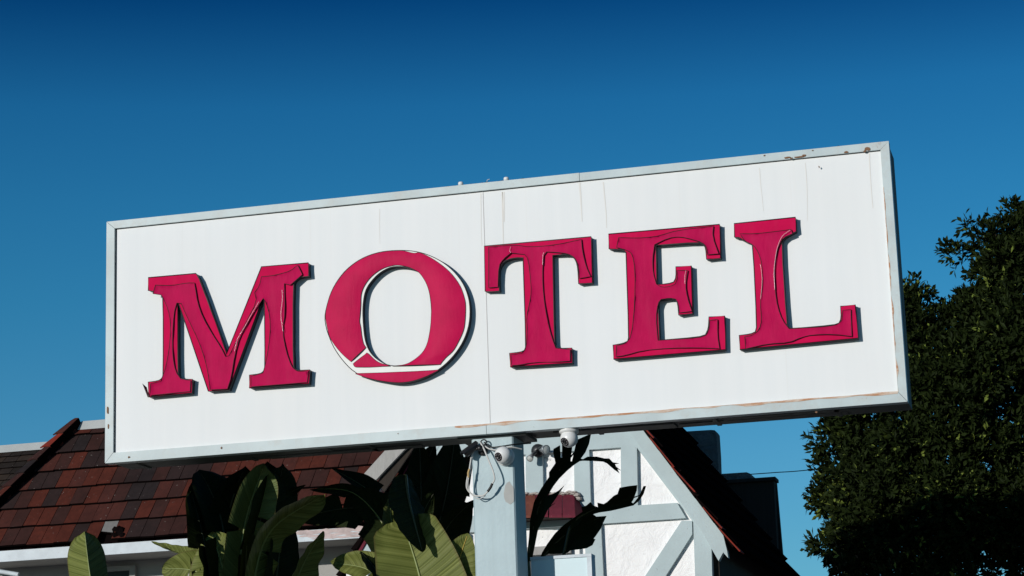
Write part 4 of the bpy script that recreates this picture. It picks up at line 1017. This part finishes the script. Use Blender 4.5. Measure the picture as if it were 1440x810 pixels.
# --- middle plant
t, b = plant('large-leaved plant with a broad sunlit striped leaf, just left of the post', 590, 1.0, [(-.2, 2.1, .08), (.15, 2.3, .09)])
rt = b + Vector((0, 0, 2.2))
blunt = lambda s: (min(1, (s / .3)) ** .6) * (1 - .36 * max(0, (s - .45) / .55) ** 1.5) * (1 if s < .955 else .55 + .45 * max(0, (1 - s) / .045) ** .5)
leaf(t, [(622, 960), (604, 870), (586, 795), (565, 731)], .55, 136, 2, 15, G, seed=21, root=rt, lab='broad sunlit leaf with a pale midrib', prof=blunt)
leaf(t, [(556, 790), (554, 760), (550, 730), (548, 700)], .62, 48, 34, 20, G, seed=35, root=rt)
leaf(t, [(570, 668), (574, 700), (584, 740), (594, 776)], .45, 110, -66, -6, D, DR, seed=36, root=rt)  # dark leaf added to make the shaded area across the broad leaf
leaf(t, [(560, 880), (545, 830), (515, 800), (466, 792)], .6, 58, 30, 26, G, seed=22, root=rt, tears=(-.6, .5))
leaf(t, [(560, 900), (552, 850), (535, 810), (507, 775)], .5, 76, 58, 16, D, DR, seed=33, root=rt, tears=(-.6, .5))
leaf(t, [(626, 900), (638, 815), (648, 780), (658, 750)], .62, 74, -2, 14, G, 'midrib_yellow', seed=23, root=rt, lab='leaf with a bright yellow midrib against the post')
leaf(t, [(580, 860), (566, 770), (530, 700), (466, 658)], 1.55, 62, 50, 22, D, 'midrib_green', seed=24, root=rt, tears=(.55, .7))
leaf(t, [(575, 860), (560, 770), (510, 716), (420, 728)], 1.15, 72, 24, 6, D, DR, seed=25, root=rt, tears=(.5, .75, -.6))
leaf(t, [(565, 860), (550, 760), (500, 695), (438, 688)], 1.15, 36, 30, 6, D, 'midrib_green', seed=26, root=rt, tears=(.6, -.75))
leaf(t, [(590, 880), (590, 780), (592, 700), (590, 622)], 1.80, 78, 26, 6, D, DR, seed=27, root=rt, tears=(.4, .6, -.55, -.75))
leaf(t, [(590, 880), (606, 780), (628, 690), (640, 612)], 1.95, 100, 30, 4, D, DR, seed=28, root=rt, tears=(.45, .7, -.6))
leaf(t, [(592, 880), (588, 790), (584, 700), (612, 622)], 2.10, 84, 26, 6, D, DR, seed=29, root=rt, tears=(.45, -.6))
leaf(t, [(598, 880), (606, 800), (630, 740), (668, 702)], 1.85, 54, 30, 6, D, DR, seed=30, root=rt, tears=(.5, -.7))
leaf(t, [(612, 900), (628, 830), (640, 790), (658, 752)], .95, 70, 30, 10, D, DR, seed=31, root=rt)
leaf(t, [(600, 820), (606, 740), (640, 680), (664, 630)], 2.15, 64, 24, 2, 'leaf_dry', DR, seed=32, root=rt, tears=(.5, -.7))
leaf(t, [(572, 840), (575, 770), (590, 730), (612, 690)], .8, 60, 40, 10, D, DR, seed=34, root=rt, tears=(.6,))
# --- right plant, in the sign's shade
t, b = plant('dark plant right of the post with ragged leaves against the white gable', 750, 2.6, [(-.1, 2.2, .07), (.15, 2.1, .07)])
rt = b + Vector((0, 0, 2.3))
Yr = 2.6
def rag(pts): return pts
def ragged_leaf(parent, outline, Y, seed, rib, mat='leaf_deep', cup=.12):
    """a torn blade: outline in photo pixels, cupped in depth about its rib so that it has a real bend; two faces thick"""
    P3 = []; A = [Vector((x, y, 0)) for x, y in outline]; rb = [Vector((x, y, 0)) for x, y in rib]
    def drib(p):
        best = 1e9
        for i in range(len(rb) - 1):
            a, c = rb[i], rb[i + 1]; d = c - a; u_ = max(0, min(1, (p - a).dot(d) / d.length_squared)); best = min(best, (p - a - d * u_).length)
        return best
    def pos(x, y, d_):
        d = drib(Vector((x, y, 0))); return at(x, y, Y - cup * min(2.2, (d / 22) ** 1.2) + .02 * noise.noise(Vector((x * .05, y * .05, seed))))
    mb, rim = sheet(outline, pos, 6)
    th = Vector((.0, .004, 0)); nv = len(mb.v); nf = len(mb.f)
    mb.v += [v_ + th for v_ in mb.v[:nv]]
    for i in range(nf): mb.f.append([x + nv for x in mb.f[i]][::-1]); mb.mi.append(0); mb.sm.append(True)
    o = mb.build('leaf', mat, parent)
    mb = MB(); pth = smooth_path([at(x, y, Y + .006) for x, y in rib], 5)
    full = smooth_path([rt, rt.lerp(pth[0], .5) + Vector((0, 0, .1)), pth[0]], 5)[:-1]
    mb.tube(full + pth, .014, 6, 0, False, True, .25); mb.build('midrib', 'midrib_shade', o)
    return o
c7 = lambda pts: [(730 + x / 6.232, 600 + y / 6.232) for x, y in pts]
c8 = lambda pts: [(730 + x / 7.367, 700 + y / 7.367) for x, y in pts]
# tall leaf, torn into fingers at the top
ragged_leaf(t, c7([(62, 1180), (85, 980), (98, 800), (130, 660), (190, 545), (262, 440), (262, 400), (318, 320), (300, 230), (300, 195), (358, 162), (362, 270), (376, 272), (376, 150), (466, 168), (450, 302), (462, 304), (505, 115), (630, 60), (612, 150), (580, 225), (540, 280), (560, 284), (600, 262), (680, 262), (750, 278), (790, 278), (822, 312), (878, 322), (840, 328), (850, 350), (895, 385), (862, 372), (880, 410), (830, 375), (770, 322), (735, 306), (640, 300), (560, 298), (530, 302), (480, 335), (420, 385), (350, 455), (300, 520), (250, 602), (290, 592), (345, 560), (396, 515), (350, 585), (300, 660), (275, 690), (320, 665), (255, 718), (215, 800), (165, 900), (110, 1180)]), Yr, 1, c7([(80, 1180), (110, 950), (180, 690), (270, 490), (380, 350), (480, 230), (545, 120)]))
# low broad leaf
ragged_leaf(t, c8([(215, 640), (235, 570), (290, 480), (370, 370), (450, 290), (540, 225), (640, 175), (760, 165), (800, 195), (905, 188), (870, 260), (845, 320), (800, 385), (770, 425), (790, 428), (760, 490), (700, 522), (650, 530), (530, 545), (500, 570), (420, 580), (300, 582), (270, 600), (250, 650)]), Yr + .05, 2, c8([(225, 700), (260, 600), (400, 450), (560, 330), (720, 250), (880, 195)]))
# upper right ragged leaf
ragged_leaf(t, c7([(470, 805), (555, 745), (545, 705), (590, 690), (625, 660), (650, 690), (690, 705), (685, 665), (740, 678), (770, 660), (830, 605), (862, 590), (880, 535), (960, 520), (1035, 512), (1030, 560), (1000, 640), (985, 662), (1000, 672), (1050, 610), (1090, 520), (1112, 520), (1090, 590), (1050, 650), (1000, 690), (900, 715), (800, 738), (700, 752), (620, 775), (560, 800), (520, 860), (440, 900)]), Yr - .05, 3, c7([(440, 900), (520, 800), (640, 735), (800, 700), (930, 650), (1060, 600)]))

# ================================================================== TREE AT THE RIGHT
YT = 6.7
tb = at(1500, 800, YT + .6); tb.z = 0
tree = thing('tree', 'tall dark evergreen tree with small glossy leaves, right of the sign', 'tree', tb)
out_px = [(1440, 293), (1425, 287), (1411, 285), (1406, 300), (1392, 303), (1386, 312), (1380, 303), (1368, 308), (1358, 303), (1346, 304), (1343, 316), (1352, 326), (1368, 330), (1372, 342), (1362, 352), (1352, 348), (1338, 340), (1325, 345), (1323, 357), (1332, 365), (1340, 376), (1352, 386), (1366, 388), (1372, 397), (1362, 404), (1356, 415), (1342, 424), (1330, 427), (1318, 433), (1310, 418), (1311, 402), (1298, 392), (1284, 394), (1268, 388), (1240, 400), (1225, 450), (1215, 520), (1190, 560), (1178, 585), (1160, 596), (1152, 606), (1138, 608), (1137, 622), (1146, 632), (1158, 638), (1150, 648), (1146, 658), (1152, 668), (1158, 678), (1142, 682), (1133, 688), (1138, 700), (1148, 708), (1156, 722), (1166, 730), (1172, 742), (1165, 752), (1148, 750), (1137, 757), (1138, 770), (1150, 776), (1166, 786), (1178, 795), (1170, 802), (1160, 808), (1168, 822), (1185, 840), (1200, 870), (1240, 900), (1330, 930), (1520, 940), (1640, 880), (1700, 760), (1700, 600), (1650, 440), (1560, 330), (1500, 300)]
def inside(x, y):
    c = False; n = len(out_px)
    for i in range(n):
        x1, y1 = out_px[i]; x2, y2 = out_px[i - 1]
        if (y1 > y) != (y2 > y) and x < (x2 - x1) * (y - y1) / (y2 - y1) + x1: c = not c
    return c
def edge(x, y):
    b_ = 1e9; n = len(out_px)
    for i in range(n):
        x1, y1 = out_px[i]; x2, y2 = out_px[i - 1]; dx, dy = x2 - x1, y2 - y1
        u_ = max(0, min(1, ((x - x1) * dx + (y - y1) * dy) / (dx * dx + dy * dy)))
        b_ = min(b_, math.hypot(x - x1 - u_ * dx, y - y1 - u_ * dy))
    return b_
r = random.Random(77); mb = MB()
def tleaf(p, d, n_, ln, wd, mi):
    d = d.normalized(); s_ = d.cross(n_)
    if s_.length < 1e-4: s_ = d.orthogonal()
    s_.normalize(); n_ = s_.cross(d)
    k0 = len(mb.v); mb.v += [p, p + d * ln * .58 + s_ * wd * .5 + n_ * wd * .15, p + d * ln, p + d * ln * .58 - s_ * wd * .5 + n_ * wd * .15]
    mb.f += [[k0, k0 + 1, k0 + 2], [k0, k0 + 2, k0 + 3]]; mb.mi += [mi] * 2; mb.sm += [False] * 2
def cluster(c, axis, n_, sc, bright=.05):
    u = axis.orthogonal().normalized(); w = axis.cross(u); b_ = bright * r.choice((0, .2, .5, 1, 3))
    for i in range(n_):
        a = r.uniform(0, 2 * PI); sp = r.uniform(.3, 1.3)
        d = axis * math.cos(sp) + (u * math.cos(a) + w * math.sin(a)) * math.sin(sp)
        p = c - axis * r.uniform(-.03, .05) * sc
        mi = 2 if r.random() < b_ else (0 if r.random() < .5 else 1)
        tleaf(p, d, axis + Vector((r.uniform(-.5, .5), r.uniform(-.5, .5), r.uniform(-.3, .6))), r.uniform(.038, .06) * sc, r.uniform(.016, .024) * sc, mi)
cen = at(1470, 640, YT + .5)
def pick(x0, x1, y0, y1, mn):
    while True:
        x, y = r.uniform(x0, x1), r.uniform(y0, y1)
        if inside(x, y) and edge(x, y) >= mn: return x, y
# foliage clumps: each a small dome of leaf clusters on its outer, upper side, with dark gaps between clumps
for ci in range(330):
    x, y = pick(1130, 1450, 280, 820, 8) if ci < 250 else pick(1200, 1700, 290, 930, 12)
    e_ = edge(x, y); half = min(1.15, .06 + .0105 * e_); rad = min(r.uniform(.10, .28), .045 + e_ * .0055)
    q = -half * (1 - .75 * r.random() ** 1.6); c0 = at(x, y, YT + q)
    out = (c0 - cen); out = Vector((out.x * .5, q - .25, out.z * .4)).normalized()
    br = .045 * r.choice((.1, .2, .4, 1, 2.4)) * (1.9 if x < 1235 and y < 720 else 1)  # left edge gets more sunlit-coloured leaves, painting light onto it
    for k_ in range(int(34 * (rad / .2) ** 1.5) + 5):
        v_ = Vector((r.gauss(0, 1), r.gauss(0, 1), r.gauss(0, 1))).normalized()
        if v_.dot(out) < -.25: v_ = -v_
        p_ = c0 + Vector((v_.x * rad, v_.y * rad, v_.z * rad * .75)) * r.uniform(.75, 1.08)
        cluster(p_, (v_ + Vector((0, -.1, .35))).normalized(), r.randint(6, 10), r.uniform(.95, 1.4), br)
# deep inner foliage that closes the crown
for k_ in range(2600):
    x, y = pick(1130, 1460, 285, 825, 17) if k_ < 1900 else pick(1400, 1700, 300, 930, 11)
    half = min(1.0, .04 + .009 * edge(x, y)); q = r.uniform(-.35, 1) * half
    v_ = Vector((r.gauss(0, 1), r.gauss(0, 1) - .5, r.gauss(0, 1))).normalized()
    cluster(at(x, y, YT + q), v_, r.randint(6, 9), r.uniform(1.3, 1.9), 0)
# tip sprays on the outline
n = len(out_px)
for i in range(n):
    x1, y1 = out_px[i - 1]; x2, y2 = out_px[i]
    if max(x1, x2) > 1450 or min(y1, y2) > 830: continue
    L_ = math.hypot(x2 - x1, y2 - y1); m_ = max(1, int(L_ / 5))
    for j in range(m_):
        if r.random() < .38: continue
        x = x1 + (x2 - x1) * j / m_; y = y1 + (y2 - y1) * j / m_
        nx, ny = (y2 - y1) / max(L_, 1e-6), -(x2 - x1) / max(L_, 1e-6)
        if inside(x + nx * 3, y + ny * 3): nx, ny = -nx, -ny
        q = YT + r.uniform(-.18, .12); j_ = r.uniform(-6, 5); c = at(x + nx * (j_ - 5), y + ny * (j_ - 5), q); d = at(x + nx * (j_ + 8), y + ny * (j_ + 8), q) - c
        cluster(c, (d.normalized() + Vector((r.uniform(-.4, .4), r.uniform(-.5, .1), r.uniform(0, .5)))).normalized(), r.randint(5, 9), r.uniform(1.0, 1.6), .05)
crown = mb.build('crown', ['tree_leaf_shade_a', 'tree_leaf_shade_b', 'tree_leaf_sunlit'], tree)
mb = MB(); top = at(1480, 640, YT + .4)
mb.tube(smooth_path([tb, tb + Vector((.1, .05, 1.2)), tb.lerp(top, .6) + Vector((.05, 0, 0)), top], 6), .17, 12, 0, False, True, .5); mb.build('trunk', 'bark', tree)
r = random.Random(3)
for (x, y, q) in ((1400, 330, 0), (1290, 440, -.1), (1170, 620, 0), (1160, 700, .1), (1200, 780, .1), (1420, 310, .1), (1560, 400, 0), (1600, 600, .2), (1260, 560, -.3)):
    e_ = at(x, y, YT + q); s0 = tb.lerp(top, r.uniform(.75, .98)); md = s0.lerp(e_, .5) + Vector((r.uniform(-.1, .1), r.uniform(-.1, .2), r.uniform(0, .15)))
    mb = MB(); mb.tube(smooth_path([s0, md, s0.lerp(e_, .85), e_], 5), .05, 7, 0, False, True, .12); mb.build('limb', 'bark', tree)

# ================================================================== GROUND
mb = MB(); mb.poly([(-1500, -1500, 0), (1500, -1500, 0), (1500, 1500, 0), (-1500, 1500, 0)]); structure(mb.build('ground', 'concrete'))
mb = MB()
bxs = [(-4.2, -.6), (6.2, -.6), (6.2, 3.2), (-4.2, 3.2)]
mb.poly([(x, y, .10) for x, y in bxs]); structure(mb.build('planting_bed', 'soil'))
mb = MB()
def kbox(x0, y0, x1, y1): mb.box((x0, y0, -.05), (x1, y1, .13))
kbox(-4.35, -.75, 6.35, -.6); kbox(-4.35, 3.2, 6.35, 3.35); kbox(-4.35, -.599, -4.2, 3.199); kbox(6.2, -.599, 6.35, 3.199)
structure(mb.build('kerb', 'ridge_metal'))
for o in list(bpy.data.objects):
    if '_o' in o: del o['_o']
